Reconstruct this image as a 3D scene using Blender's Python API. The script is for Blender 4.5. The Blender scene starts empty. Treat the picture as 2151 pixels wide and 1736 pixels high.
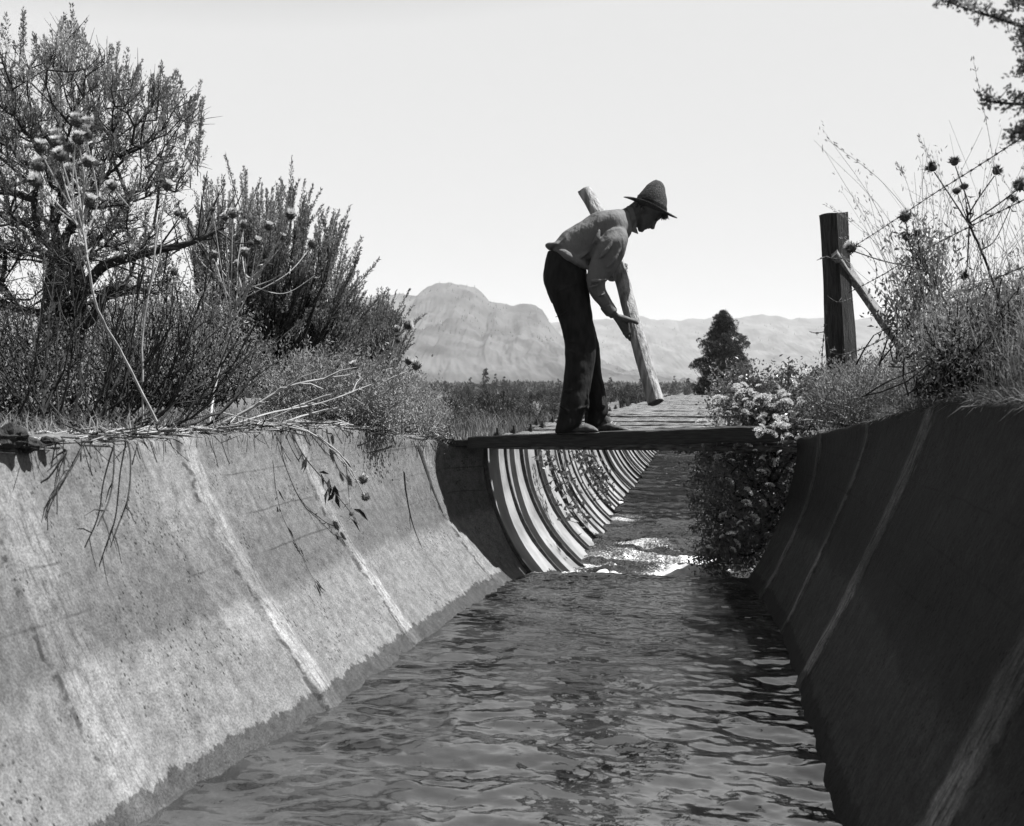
import bpy, math, random
import numpy as np
from mathutils import Vector

# ------------------------------------------------------------------ camera, world, sun
SC = bpy.context.scene
F = 2300.0          # focal length in photo pixels (photo taken as 2151 px wide)
H = 1.05            # eye height above the near water
HY = 815.0          # horizon row
CX = 1075.5
cam_d = bpy.data.cameras.new("camera")
cam = bpy.data.objects.new("camera", cam_d)
SC.collection.objects.link(cam)
cam.location = (0, 0, H)
cam.rotation_euler = (math.radians(90), 0, 0)
cam_d.sensor_width = 36.0
cam_d.lens = 36.0 * F / 2151.0
cam_d.shift_y = -(868.0 - HY) / 2151.0
cam_d.clip_start = 0.05
cam_d.clip_end = 20000
cam_d.dof.use_dof = True
cam_d.dof.focus_distance = 6.0
cam_d.dof.aperture_fstop = 7.5
SC.camera = cam

SUN_EL = math.radians(60)
SUN_AZ = math.radians(86)      # to the right of the view axis (+Y)
world = bpy.data.worlds.new("World")
SC.world = world
world.use_nodes = True
wn, wl = world.node_tree.nodes, world.node_tree.links
for n in list(wn):
    wn.remove(n)
sky = wn.new("ShaderNodeTexSky")
sky.sky_type = 'NISHITA'
sky.sun_disc = False
sky.sun_elevation = SUN_EL
sky.sun_rotation = SUN_AZ
sky.air_density = 1.0
sky.dust_density = 0.0
sky.ozone_density = 1.0
# black-and-white film behind a red filter: only the red channel of the sky is seen
sep = wn.new("ShaderNodeSeparateColor")
comb = wn.new("ShaderNodeCombineColor")
bg = wn.new("ShaderNodeBackground")
wo = wn.new("ShaderNodeOutputWorld")
wl.new(sky.outputs[0], sep.inputs[0])
pw = wn.new("ShaderNodeMath"); pw.operation = 'POWER'; pw.inputs[1].default_value = 2.0   # film contrast of the filtered sky
wl.new(sep.outputs[0], pw.inputs[0])
sh_ = wn.new("ShaderNodeMath"); sh_.operation = 'MINIMUM'; sh_.inputs[1].default_value = 3.25      # no glare ring round the sun
wl.new(pw.outputs[0], sh_.inputs[0])
for i in range(3):
    wl.new(sh_.outputs[0], comb.inputs[i])
wl.new(comb.outputs[0], bg.inputs[0])
bg.inputs[1].default_value = 0.0925
wl.new(bg.outputs[0], wo.inputs[0])

sun_d = bpy.data.lights.new("sun", 'SUN')
sun_d.energy = 5.0
sun_d.angle = math.radians(0.5)
sun_d.color = (1, 1, 1)
sun = bpy.data.objects.new("sun", sun_d)
SC.collection.objects.link(sun)
sdir = Vector((math.cos(SUN_EL) * math.sin(SUN_AZ), math.cos(SUN_EL) * math.cos(SUN_AZ), math.sin(SUN_EL)))
sun.rotation_euler = sdir.to_track_quat('Z', 'Y').to_euler()
sun.location = (5, 5, 12)

SC.view_settings.view_transform = 'Standard'
SC.view_settings.look = 'None'
SC.view_settings.exposure = 1.3
SC.view_settings.gamma = 1.0
SC.render.engine = 'CYCLES'
SC.cycles.use_denoising = True
SC.cycles.sample_clamp_indirect = 1.0
SC.cycles.max_bounces = 6
SC.cycles.diffuse_bounces = 2
SC.cycles.glossy_bounces = 3
SC.cycles.transmission_bounces = 3
SC.cycles.volume_bounces = 0
SC.cycles.caustics_reflective = False
SC.cycles.caustics_refractive = False

# ------------------------------------------------------------------ helpers
rng = np.random.default_rng(7)
U = np.array([0.1718, 0.9851, 0.0])     # along the canal
N = np.array([0.9851, -0.1718, 0.0])    # across it, to the right

def P(px, py, d):
    return np.array([(px - CX) / F * d, d, H + (HY - py) / F * d])

def L3(s, o, z):
    s = np.asarray(s, float); o = np.asarray(o, float); z = np.asarray(z, float)
    s, o, z = np.broadcast_arrays(s, o, z)
    return np.stack([s * U[0] + o * N[0], s * U[1] + o * N[1], z], -1)

def nrm(v):
    v = np.asarray(v, float)
    return v / np.maximum(np.linalg.norm(v, axis=-1, keepdims=True), 1e-9)

def _hash(ix, iy, iz, seed):
    h = (ix.astype(np.int64) * 374761393 + iy.astype(np.int64) * 668265263 + iz.astype(np.int64) * 2147483647 + seed * 974711) & 0xffffffff
    h = ((h ^ (h >> 13)) * 1274126177) & 0xffffffff
    h = ((h ^ (h >> 15)) * 2246822519) & 0xffffffff
    return ((h ^ (h >> 16)) & 0xffffff) / float(0xffffff) * 2 - 1

def noise(x, y, z=0.0, seed=0):
    x, y, z = np.broadcast_arrays(np.asarray(x, float), np.asarray(y, float), np.asarray(z, float))
    ix, iy, iz = np.floor(x), np.floor(y), np.floor(z)
    fx, fy, fz = x - ix, y - iy, z - iz
    fx, fy, fz = [f * f * f * (f * (f * 6 - 15) + 10) for f in (fx, fy, fz)]
    r = 0
    for a in (0, 1):
        for b in (0, 1):
            for c in (0, 1):
                w = (fx if a else 1 - fx) * (fy if b else 1 - fy) * (fz if c else 1 - fz)
                r = r + w * _hash(ix + a, iy + b, iz + c, seed)
    return r

def fbm(x, y, z=0.0, seed=0, octv=4, gain=0.5):
    r, a = 0, 1.0
    for k in range(octv):
        r = r + a * noise(np.asarray(x) * 2 ** k, np.asarray(y) * 2 ** k, np.asarray(z) * 2 ** k, seed + k * 17)
        a *= gain
    return r

def sstep(a, b, x):
    t = np.clip((np.asarray(x, float) - a) / (b - a), 0, 1)
    return t * t * (3 - 2 * t)

class Geo:
    def __init__(self):
        self.v = []; self.f = []; self.n = 0; self.mi = []
    def add(self, verts, faces, mi=0):
        verts = np.asarray(verts, float).reshape(-1, 3)
        faces = np.asarray(faces, int)
        self.v.append(verts); self.f.append(faces + self.n); self.n += len(verts)
        self.mi.append(np.full(len(faces), mi))
    def build(self, name, mats, parent=None, smooth=False, uv=None, attr=None):
        if not isinstance(mats, (list, tuple)):
            mats = [mats]
        v = np.concatenate(self.v)
        off = np.zeros(3)
        p = parent
        while p is not None:
            off = off + np.array(p.location); p = p.parent
        v = v - off
        me = bpy.data.meshes.new(name)
        me.vertices.add(len(v)); me.vertices.foreach_set("co", v.astype(np.float32).ravel())
        loops = np.concatenate([f.ravel() for f in self.f])
        tot = np.concatenate([np.full(len(f), f.shape[1]) for f in self.f])
        start = np.concatenate([[0], np.cumsum(tot)[:-1]])
        me.loops.add(len(loops)); me.loops.foreach_set("vertex_index", loops.astype(np.int32))
        me.polygons.add(len(tot)); me.polygons.foreach_set("loop_start", start.astype(np.int32))
        me.polygons.foreach_set("loop_total", tot.astype(np.int32))
        me.polygons.foreach_set("material_index", np.concatenate(self.mi).astype(np.int32))
        me.polygons.foreach_set("use_smooth", np.full(len(tot), bool(smooth)))
        for m in mats:
            me.materials.append(m)
        if uv is not None:
            l = me.uv_layers.new(name="UVMap")
            l.data.foreach_set("uv", np.asarray(uv, np.float32)[loops].ravel())
        if attr is not None:
            for k, a in attr.items():
                at = me.attributes.new(k, 'FLOAT', 'POINT')
                at.data.foreach_set("value", np.asarray(a, np.float32))
        me.update(calc_edges=True)
        me.validate()
        o = bpy.data.objects.new(name, me)
        SC.collection.objects.link(o)
        if parent is not None:
            o.parent = parent
        return o
    # shapes
    def box(self, c, ax, ay, az, mi=0):
        c = np.asarray(c, float); ax, ay, az = map(lambda q: np.asarray(q, float), (ax, ay, az))
        vs = [c + i * ax + j * ay + k * az for i in (-1, 1) for j in (-1, 1) for k in (-1, 1)]
        self.add(vs, [(0, 1, 3, 2), (4, 6, 7, 5), (0, 4, 5, 1), (2, 3, 7, 6), (0, 2, 6, 4), (1, 5, 7, 3)], mi)
    def grid(self, V, mi=0, flip=False):
        a, b = V.shape[:2]
        idx = np.arange(a * b).reshape(a, b)
        f = np.stack([idx[:-1, :-1], idx[:-1, 1:], idx[1:, 1:], idx[1:, :-1]], -1).reshape(-1, 4)
        if flip:
            f = f[:, ::-1]
        self.add(V.reshape(-1, 3), f, mi)
    def rings(self, R, caps=True, mi=0):
        """R: (m, n, 3) closed rings"""
        m, n = R.shape[:2]
        idx = np.arange(m * n).reshape(m, n)
        nx = np.roll(idx, -1, 1)
        f = np.stack([idx[:-1], nx[:-1], nx[1:], idx[1:]], -1).reshape(-1, 4)
        self.add(R.reshape(-1, 3), f, mi)
        if caps:
            for r, fl in ((R[0], True), (R[-1], False)):
                c = r.mean(0)
                vs = np.vstack([r, c]); i = np.arange(n); j = (i + 1) % n
                f = np.stack([i, j, np.full(n, n)], -1)
                if fl: f = f[:, ::-1]
                self.add(vs, f, mi)
    def tube(self, pts, rad, n=6, caps=True, mi=0):
        pts = np.asarray(pts, float); m = len(pts)
        rad = np.broadcast_to(np.asarray(rad, float), (m,))
        T = nrm(np.gradient(pts, axis=0))
        ref = np.array([0.31, 0.22, 0.92]) if abs(T[:, 2]).mean() < 0.9 else np.array([0.9, 0.3, 0.1])
        A = nrm(np.cross(T, ref)); B = np.cross(T, A)
        th = np.linspace(0, 2 * np.pi, n, endpoint=False)
        R = pts[:, None] + rad[:, None, None] * (np.cos(th)[None, :, None] * A[:, None] + np.sin(th)[None, :, None] * B[:, None])
        self.rings(R, caps, mi)
    def cones(self, p0, p1, r0, r1, n=4, mi=0):
        p0, p1 = np.asarray(p0, float), np.asarray(p1, float)
        e = len(p0)
        if e == 0: return
        T = nrm(p1 - p0)
        ref = np.where(np.abs(T[:, 2:3]) < 0.9, np.array([[0, 0, 1.0]]), np.array([[1.0, 0, 0]]))
        A = nrm(np.cross(T, ref)); B = np.cross(T, A)
        th = np.linspace(0, 2 * np.pi, n, endpoint=False)
        c = np.cos(th)[None, :, None] * A[:, None] + np.sin(th)[None, :, None] * B[:, None]
        r0 = np.broadcast_to(r0, (e,)); r1 = np.broadcast_to(r1, (e,))
        R0 = p0[:, None] + r0[:, None, None] * c
        R1 = p1[:, None] + r1[:, None, None] * c
        V = np.concatenate([R0, R1], 1)
        base = np.arange(e)[:, None] * 2 * n
        i = np.arange(n); j = (i + 1) % n
        f = np.stack([base + i, base + j, base + j + n, base + i + n], -1).reshape(-1, 4)
        self.add(V.reshape(-1, 3), f, mi)
    def leaves(self, p, d, ln, w, r=rng, mi=0, bend=0.0):
        """diamond leaves at p pointing along d"""
        p = np.asarray(p, float); m = len(p)
        if m == 0: return
        d = nrm(np.asarray(d, float)); q = nrm(r.normal(size=(m, 3)))
        s = nrm(np.cross(d, q))
        ln = np.broadcast_to(ln, (m,))[:, None]; w = np.broadcast_to(w, (m,))[:, None]
        up = np.cross(s, d)
        V = np.stack([p, p + d * ln * .45 + s * w * .5 + up * ln * bend, p + d * ln, p + d * ln * .45 - s * w * .5 + up * ln * bend], 1)
        self.add(V.reshape(-1, 3), np.arange(m * 4).reshape(m, 4), mi)

def tag(o, label=None, cat=None, group=None, kind=None):
    if label: o["label"] = label
    if cat: o["category"] = cat
    if group: o["group"] = group
    if kind: o["kind"] = kind
    return o

def empty(name, loc, label=None, cat=None, group=None):
    o = bpy.data.objects.new(name, None)
    o.location = Vector([float(q) for q in loc]); o.empty_display_size = 0.2
    SC.collection.objects.link(o)
    return tag(o, label, cat, group)

def copy_tree(o, parent=None):
    c = o.copy()
    SC.collection.objects.link(c)
    if parent is not None:
        c.parent = parent
    for ch in KIDS.get(o.name, []):
        copy_tree(ch, c)
    return c

KIDS = {}
def note_kids(o):
    def kids(p): return [x for x in SC.objects if x.parent == p]
    def rec(p):
        KIDS[p.name] = kids(p)
        for c in KIDS[p.name]: rec(c)
    rec(o)

# ------------------------------------------------------------------ materials
def mat(name, lo, hi, scale=20.0, rough=0.85, bump=0.0, bscale=60.0, stretch=(1, 1, 1), detail=5.0, trans=0.0, spec=0.3, contrast=(0.35, 0.65), bdist=0.01):
    m = bpy.data.materials.new(name); m.use_nodes = True
    nt = m.node_tree; nd, lk = nt.nodes, nt.links
    bs = nd["Principled BSDF"]
    bs.inputs["Roughness"].default_value = rough
    bs.inputs["Specular IOR Level"].default_value = spec
    tc = nd.new("ShaderNodeTexCoord"); mp = nd.new("ShaderNodeMapping")
    mp.inputs["Scale"].default_value = stretch
    lk.new(tc.outputs["Object"], mp.inputs[0])
    nz = nd.new("ShaderNodeTexNoise"); nz.inputs["Scale"].default_value = scale; nz.inputs["Detail"].default_value = detail
    lk.new(mp.outputs[0], nz.inputs["Vector"])
    cr = nd.new("ShaderNodeValToRGB")
    cr.color_ramp.elements[0].position = contrast[0]; cr.color_ramp.elements[1].position = contrast[1]
    cr.color_ramp.elements[0].color = (lo, lo, lo, 1); cr.color_ramp.elements[1].color = (hi, hi, hi, 1)
    lk.new(nz.outputs[0], cr.inputs[0]); lk.new(cr.outputs[0], bs.inputs["Base Color"])
    if bump > 0:
        n2 = nd.new("ShaderNodeTexNoise"); n2.inputs["Scale"].default_value = bscale; n2.inputs["Detail"].default_value = 6
        lk.new(mp.outputs[0], n2.inputs["Vector"])
        bp = nd.new("ShaderNodeBump"); bp.inputs["Strength"].default_value = bump; bp.inputs["Distance"].default_value = bdist
        lk.new(n2.outputs[0], bp.inputs["Height"]); lk.new(bp.outputs[0], bs.inputs["Normal"])
    if trans > 0:
        tr = nd.new("ShaderNodeBsdfTranslucent"); mx = nd.new("ShaderNodeMixShader")
        mx.inputs[0].default_value = trans
        lk.new(cr.outputs[0], tr.inputs[0])
        out = nd["Material Output"]
        lk.new(bs.outputs[0], mx.inputs[1]); lk.new(tr.outputs[0], mx.inputs[2]); lk.new(mx.outputs[0], out.inputs[0])
    return m

def math_n(nd, lk, op, a, b=None, c=None, clamp=False):
    n = nd.new("ShaderNodeMath"); n.operation = op; n.use_clamp = clamp
    for i, q in enumerate((a, b, c)):
        if q is None: continue
        if isinstance(q, (int, float)): n.inputs[i].default_value = q
        else: lk.new(q, n.inputs[i])
    return n.outputs[0]

def concrete_mat(name, base, joints, wet=0.10, wetgloss=.5, upper=0.0, patch=None):
    """base grey; joints: list of (s, half width, brightness gain); uv = (s, z)"""
    m = bpy.data.materials.new(name); m.use_nodes = True
    nt = m.node_tree; nd, lk = nt.nodes, nt.links
    bs = nd["Principled BSDF"]
    uv = nd.new("ShaderNodeUVMap"); uv.uv_map = "UVMap"
    tc = nd.new("ShaderNodeTexCoord")
    sp = nd.new("ShaderNodeSeparateXYZ"); lk.new(uv.outputs[0], sp.inputs[0])
    S, Z = sp.outputs[0], sp.outputs[1]
    M = lambda *a, **k: math_n(nd, lk, *a, **k)
    def nz(scale, detail=5, vec=None, stretch=None, out=0, rough=.55):
        n = nd.new("ShaderNodeTexNoise"); n.inputs["Scale"].default_value = scale; n.inputs["Detail"].default_value = detail
        n.inputs["Roughness"].default_value = rough
        v = vec if vec is not None else tc.outputs["Object"]
        if stretch:
            mp = nd.new("ShaderNodeMapping"); mp.inputs["Scale"].default_value = stretch; lk.new(v, mp.inputs[0]); v = mp.outputs[0]
        lk.new(v, n.inputs["Vector"])
        return n.outputs[0]
    def ss(x, a, b):
        n = nd.new("ShaderNodeMapRange"); n.interpolation_type = 'SMOOTHSTEP'
        n.inputs["From Min"].default_value = a; n.inputs["From Max"].default_value = b
        if isinstance(x, (int, float)): n.inputs[0].default_value = x
        else: lk.new(x, n.inputs[0])
        return n.outputs[0]
    grain = nz(150, 4); mid = nz(26, 6); big = nz(3.2, 5)
    streak = nz(7, 5, uv.outputs[0], (6.0, .7, 1))
    v = M('ADD', M('MULTIPLY', M('SUBTRACT', grain, .5), 2.0), 1.0)
    v = M('MULTIPLY', v, M('ADD', M('MULTIPLY', M('SUBTRACT', mid, .5), 1.5), 1.0))
    v = M('MULTIPLY', v, M('ADD', M('MULTIPLY', M('SUBTRACT', big, .5), 0.45), 1.0))
    v = M('MULTIPLY', v, M('ADD', M('MULTIPLY', M('SUBTRACT', streak, .5), 0.7), 1.0))
    # old high-water stain: darker band over a washed pale foot, with a soft wandering edge
    zz = M('ADD', Z, M('MULTIPLY', M('SUBTRACT', nz(2.2, 5), .5), .16))
    zz = M('ADD', zz, M('MULTIPLY', M('SUBTRACT', streak, .5), .10))
    band = M('MULTIPLY', ss(zz, .32, .37), M('SUBTRACT', 1.0, M('MULTIPLY', ss(zz, .40, .70), .6)))
    v = M('MULTIPLY', v, M('SUBTRACT', 1.0, M('MULTIPLY', band, .42)))
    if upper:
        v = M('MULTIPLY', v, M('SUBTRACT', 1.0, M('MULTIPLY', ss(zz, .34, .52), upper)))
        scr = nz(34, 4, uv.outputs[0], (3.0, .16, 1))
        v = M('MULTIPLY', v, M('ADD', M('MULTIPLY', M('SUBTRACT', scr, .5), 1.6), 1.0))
    if patch:
        pd = M('ABSOLUTE', M('SUBTRACT', M('ADD', S, M('MULTIPLY', M('SUBTRACT', nz(4, 5), .5), .16)), patch[0]))
        pm = M('MULTIPLY', M('SUBTRACT', 1.0, ss(pd, patch[1] * .8, patch[1])), M('MULTIPLY', ss(zz, .22, .26), ss(nz(14, 7, rough=.7), .36, .5)))
        v = M('MULTIPLY', v, M('ADD', 1.0, M('MULTIPLY', pm, .28)))
    # pits
    vo = nd.new("ShaderNodeTexVoronoi"); vo.inputs["Scale"].default_value = 52.0; vo.inputs["Randomness"].default_value = 1.0
    mp = nd.new("ShaderNodeMapping"); mp.inputs["Scale"].default_value = (1.3, .95, 1); lk.new(uv.outputs[0], mp.inputs[0]); lk.new(mp.outputs[0], vo.inputs["Vector"])
    gate = ss(nz(5, 4), .47, .62)
    pit = M('MULTIPLY', M('SUBTRACT', 1.0, ss(vo.outputs[0], .10, .30)), gate)
    vo2 = nd.new("ShaderNodeTexVoronoi"); vo2.inputs["Scale"].default_value = 17.0
    lk.new(mp.outputs[0], vo2.inputs["Vector"])
    pit2 = M('MULTIPLY', M('SUBTRACT', 1.0, ss(vo2.outputs[0], .02, .12)), ss(nz(5, 2), .50, .6))
    pits = M('MAXIMUM', pit, pit2)
    v = M('MULTIPLY', v, M('SUBTRACT', 1.0, M('MULTIPLY', pits, .72)))
    # mortar joints
    jh = None
    for s0, hw, g in joints:
        d = M('ABSOLUTE', M('SUBTRACT', M('ADD', S, M('MULTIPLY', M('SUBTRACT', nz(11, 5, uv.outputs[0], (1, 1.2, 1)), .5), .10)), s0))
        jm = M('SUBTRACT', 1.0, ss(d, hw * .45, hw * 1.25))
        jm2 = M('MULTIPLY', jm, ss(nz(30, 6, uv.outputs[0], (2.5, .35, 1)), .30, .52))
        v = M('MULTIPLY', v, M('ADD', 1.0, M('MULTIPLY', jm2, g)))
        # dark crack beside it
        dc = M('ABSOLUTE', M('SUBTRACT', M('ADD', S, M('MULTIPLY', M('SUBTRACT', nz(14, 6, uv.outputs[0], (1, 1, 1)), .5), .10)), s0 - hw * 1.0))
        ck = M('MULTIPLY', M('SUBTRACT', 1.0, ss(dc, .004, .016)), ss(nz(9, 5, uv.outputs[0], (1, 2.5, 1)), .42, .55))
        v = M('MULTIPLY', v, M('SUBTRACT', 1.0, M('MULTIPLY', ck, .65)))
        jh = jm2 if jh is None else M('MAXIMUM', jh, jm2)
    # faint board lines cast into the face
    for zb in (.74, .60, .47):
        db = M('ABSOLUTE', M('SUBTRACT', M('ADD', Z, M('MULTIPLY', M('SUBTRACT', nz(3, 4), .5), .03)), zb))
        bl = M('MULTIPLY', M('SUBTRACT', 1.0, ss(db, .001, .005)), ss(nz(2.0, 3), .42, .6))
        v = M('MULTIPLY', v, M('SUBTRACT', 1.0, M('MULTIPLY', bl, .45)))
    # wet foot
    wz = M('ADD', Z, M('MULTIPLY', M('SUBTRACT', nz(22, 8, uv.outputs[0], (1, .6, 1), rough=.7), .5), .10))
    wetm = M('SUBTRACT', 1.0, ss(wz, wet - .003, wet + .004))
    v = M('MULTIPLY', v, M('SUBTRACT', 1.0, M('MULTIPLY', wetm, .62)))
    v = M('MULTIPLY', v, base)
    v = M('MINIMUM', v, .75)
    cc = nd.new("ShaderNodeCombineColor")
    for i in range(3): lk.new(v, cc.inputs[i])
    lk.new(cc.outputs[0], bs.inputs["Base Color"])
    lk.new(M('SUBTRACT', .92, M('MULTIPLY', wetm, wetgloss)), bs.inputs["Roughness"])
    bs.inputs["Specular IOR Level"].default_value = .25
    h = M('ADD', M('MULTIPLY', mid, .5), M('MULTIPLY', grain, .25))
    h = M('SUBTRACT', h, M('MULTIPLY', pits, .8))
    h = M('ADD', h, M('MULTIPLY', jh, .5))
    bp = nd.new("ShaderNodeBump"); bp.inputs["Strength"].default_value = .6; bp.inputs["Distance"].default_value = .012
    lk.new(h, bp.inputs["Height"]); lk.new(bp.outputs[0], bs.inputs["Normal"])
    return m

M_earth = mat("dry_earth", .04, .13, 9, .95, .8, 50)
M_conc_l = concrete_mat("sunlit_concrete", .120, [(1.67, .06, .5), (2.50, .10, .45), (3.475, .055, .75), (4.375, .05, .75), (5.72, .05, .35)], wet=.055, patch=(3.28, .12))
M_conc_r = concrete_mat("shade_painted_concrete", .038, [(2.2, .085, 3.4), (3.98, .075, 3.6), (4.82, .038, 3.2), (5.62, .05, 2.2)], wet=.06, wetgloss=.05, upper=.5)  # same concrete as the left wall, with its shade put into a darker base grey
M_wood_dark = mat("weathered_plank_wood", .02, .05, 14, .8, .6, 40, (1.0, 1, 9))
M_tie = mat("weathered_tie_wood", .035, .22, 9, .85, .8, 30, (1, 9, 9))
M_steel = mat("galvanised_sheet", .14, .28, 5, .5, .12, 12, (1, 1, 1), spec=.4)
M_iron = mat("rusted_iron", .015, .05, 40, .6, .3)
M_log = mat("peeled_log_wood", .06, .28, 5, .75, .9, 16, (7, 7, .9), contrast=(.3, .6))
M_logend = mat("sawn_log_end", .05, .14, 60, .9, .6, 80)
M_shirt = mat("cotton_shirt", .10, .145, 5, .95, 1.0, 9, (1, 1, .45), spec=.1, bdist=.045)
M_trouser = mat("dark_wool_trousers", .014, .024, 30, .95, 1.0, 8, (1, 1, .4), spec=.1, bdist=.04)
M_skin = mat("tanned_skin", .05, .065, 40, .6, .15, 120)
M_hair = mat("brown_hair", .02, .06, 120, .6, .3)
M_hat = mat("felt_hat_cloth", .04, .085, 130, .95, .8, 200, contrast=(.4, .62), spec=.05)
M_shoe = mat("canvas_shoe", .04, .10, 30, .85, .4, 60)
M_sole = mat("shoe_sole", .03, .06, 30, .8)
M_bark = mat("sagebrush_bark", .012, .05, 30, .95, .9, 50)
M_sage = mat("sage_leaf", .09, .28, 3.5, .8, trans=.35, spec=.2)
M_sage2 = mat("sage_leaf_pale", .12, .29, 4, .8, trans=.35, spec=.2)
M_green = mat("broad_green_leaf", .05, .19, 6, .38, trans=.25, spec=.7)
M_stem = mat("dry_pale_stem", .20, .34, 20, .8, .2)
M_twig = mat("dark_dead_twig", .010, .035, 30, .9, .3)
M_grass = mat("dry_grass", .10, .28, 2.5, .8, trans=.35)
M_grassg = mat("green_grass", .05, .16, 2.5, .7, trans=.35)
M_flower = mat("white_blossom", .55, .75, 40, .8, trans=.4)
M_thistle = mat("thistle_bulb", .03, .07, 60, .8)
M_fluff = mat("thistle_fluff", .75, .88, 60, .9, trans=.5)
M_post = mat("old_post_wood", .012, .04, 10, .9, .9, 24, (9, 9, .8))
M_brace = mat("weathered_brace_board", .10, .22, 16, .85, .7, 40, (6, 6, 1.2))
M_needle = mat("pine_needles", .02, .05, 3, .7, trans=.1)
M_wood = mat("pine_bark", .03, .08, 20, .95)
M_far = mat("far_woodland_leaf", .02, .06, .05, .9)
M_shrub = mat("valley_brush_leaf", .03, .15, 1.4, .85, trans=.15)
# ------------------------------------------------------------------ ground (one sheet with the canal cut into it)
def top_l(s):
    return np.interp(s, [0, 2.5, 4.7, 6.25, 9, 20, 60], [.90, .885, .87, .70, .62, .50, .35])
def top_r(s):
    return np.interp(s, [0, 2.7, 3.7, 4.5, 6.0, 7.0, 9, 20, 60], [1.0, 1.0, .995, .94, .77, .74, .66, .50, .35])
def off_l(s): return np.interp(s, [0, 2.5, 3.6, 4.7, 6.25], [-1.76, -1.76, -1.73, -1.65, -1.36])
def off_r(s): return np.interp(s, [0, 3.7, 4.6, 6.2], [.81, .80, .72, .50])

def ground_z(s, o):
    s, o = np.broadcast_arrays(np.asarray(s, float), np.asarray(o, float))
    far = sstep(30, 300, s)
    zl = top_l(s) - .012 + .05 * fbm(s * 1.3, o * 1.3, 0, 3, 3) * sstep(1.9, 2.6, -o) + .10 * sstep(2.0, 4.0, -o) * (1 - sstep(7, 12, s))
    bank = (1 - sstep(6.9, 9.5, s))
    zr = top_r(s) - .012 + (np.clip((o - .86) * .8, 0, .46) + .04 * fbm(s * 1.5, o * 1.5, 0, 5, 3) * sstep(.9, 1.3, o)) * bank
    z = np.where(o < -.3, zl, zr)
    inch = ((o > -1.80) & (o < .84) & (s < 6.4)) | ((o > -1.35) & (o < 1.06) & (s >= 6.4) & (s < 44))
    z = np.where(inch, -.95, z)
    zf = -1.3 + .5 * fbm(s / 60, o / 60, 0, 9, 3) * sstep(60, 200, s)
    lat = sstep(12, 40, np.abs(o))
    z = np.where(inch, z, z * (1 - far) + zf * far)
    return z

def build_ground():
    s = np.concatenate([np.linspace(-60, -3, 12), np.arange(-2.5, 6.3, .12), [6.36, 6.42], np.arange(6.55, 14, .2), np.arange(14, 43.8, 1.2), [43.98, 44.02, 46], np.geomspace(48, 9000, 46)])
    o = np.concatenate([-np.geomspace(3500, 6, 34), np.arange(-5.8, -1.85, .15), [-1.815, -1.79], [-1.6, -1.36, -1.34, -.9, 0, .6, .775, .79, .83, .85], np.array([.9, 1.0, 1.05, 1.07]), np.arange(1.1, 4, .1), np.geomspace(4.2, 3500, 40)])
    S_, O_ = np.meshgrid(s, o, indexing='ij')
    V = L3(S_, O_, ground_z(S_, O_))
    g = Geo(); g.grid(V, flip=True)
    ob = g.build("ground", M_earth, smooth=True)
    tag(ob, kind="structure")
build_ground()

FO, FR, FZ = -.12, 1.12, .71     # flume centre offset, radius, rim height
# ------------------------------------------------------------------ concrete canal walls
def wall_profile(s, side):
    if side < 0:
        ob_ = np.interp(s, [0, 2.6, 3.5, 4.45, 6.0], [-1.35, -1.33, -1.20, -1.15, -1.02]); ot = off_l(s); zt = top_l(s)
        p = np.interp(s, [0, 3, 4.6, 6.2], [1.15, 1.2, 1.45, 2.2])
    else:
        ob_ = np.interp(s, [0, 4.9, 6.1], [.32, .33, .245]); ot = off_r(s); zt = top_r(s)
        p = np.interp(s, [0, 3, 4.6, 6.2], [1.08, 1.10, 1.25, 1.9])
    t = np.concatenate([np.linspace(-.55, 0, 5)[:-1], np.linspace(0, 1, 34)])
    slope = (ot - ob_) * p
    o = np.where(t < 0, ob_ + slope * t * 1.0, ob_ + (ot - ob_) * (1 - (1 - np.clip(t, 0, 1)) ** p))
    z = t * zt
    # the last stretch flares into the half round of the flume
    b = float(sstep(5.90, 6.15, s)) if side < 0 else 0.0
    if b > 0:
        zc = np.clip(z, FZ - FR, FZ)
        oc = FO + side * np.sqrt(np.maximum(FR ** 2 - (FZ - zc) ** 2, 0))
        o = o * (1 - b) + oc * b
    return o, z

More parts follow.
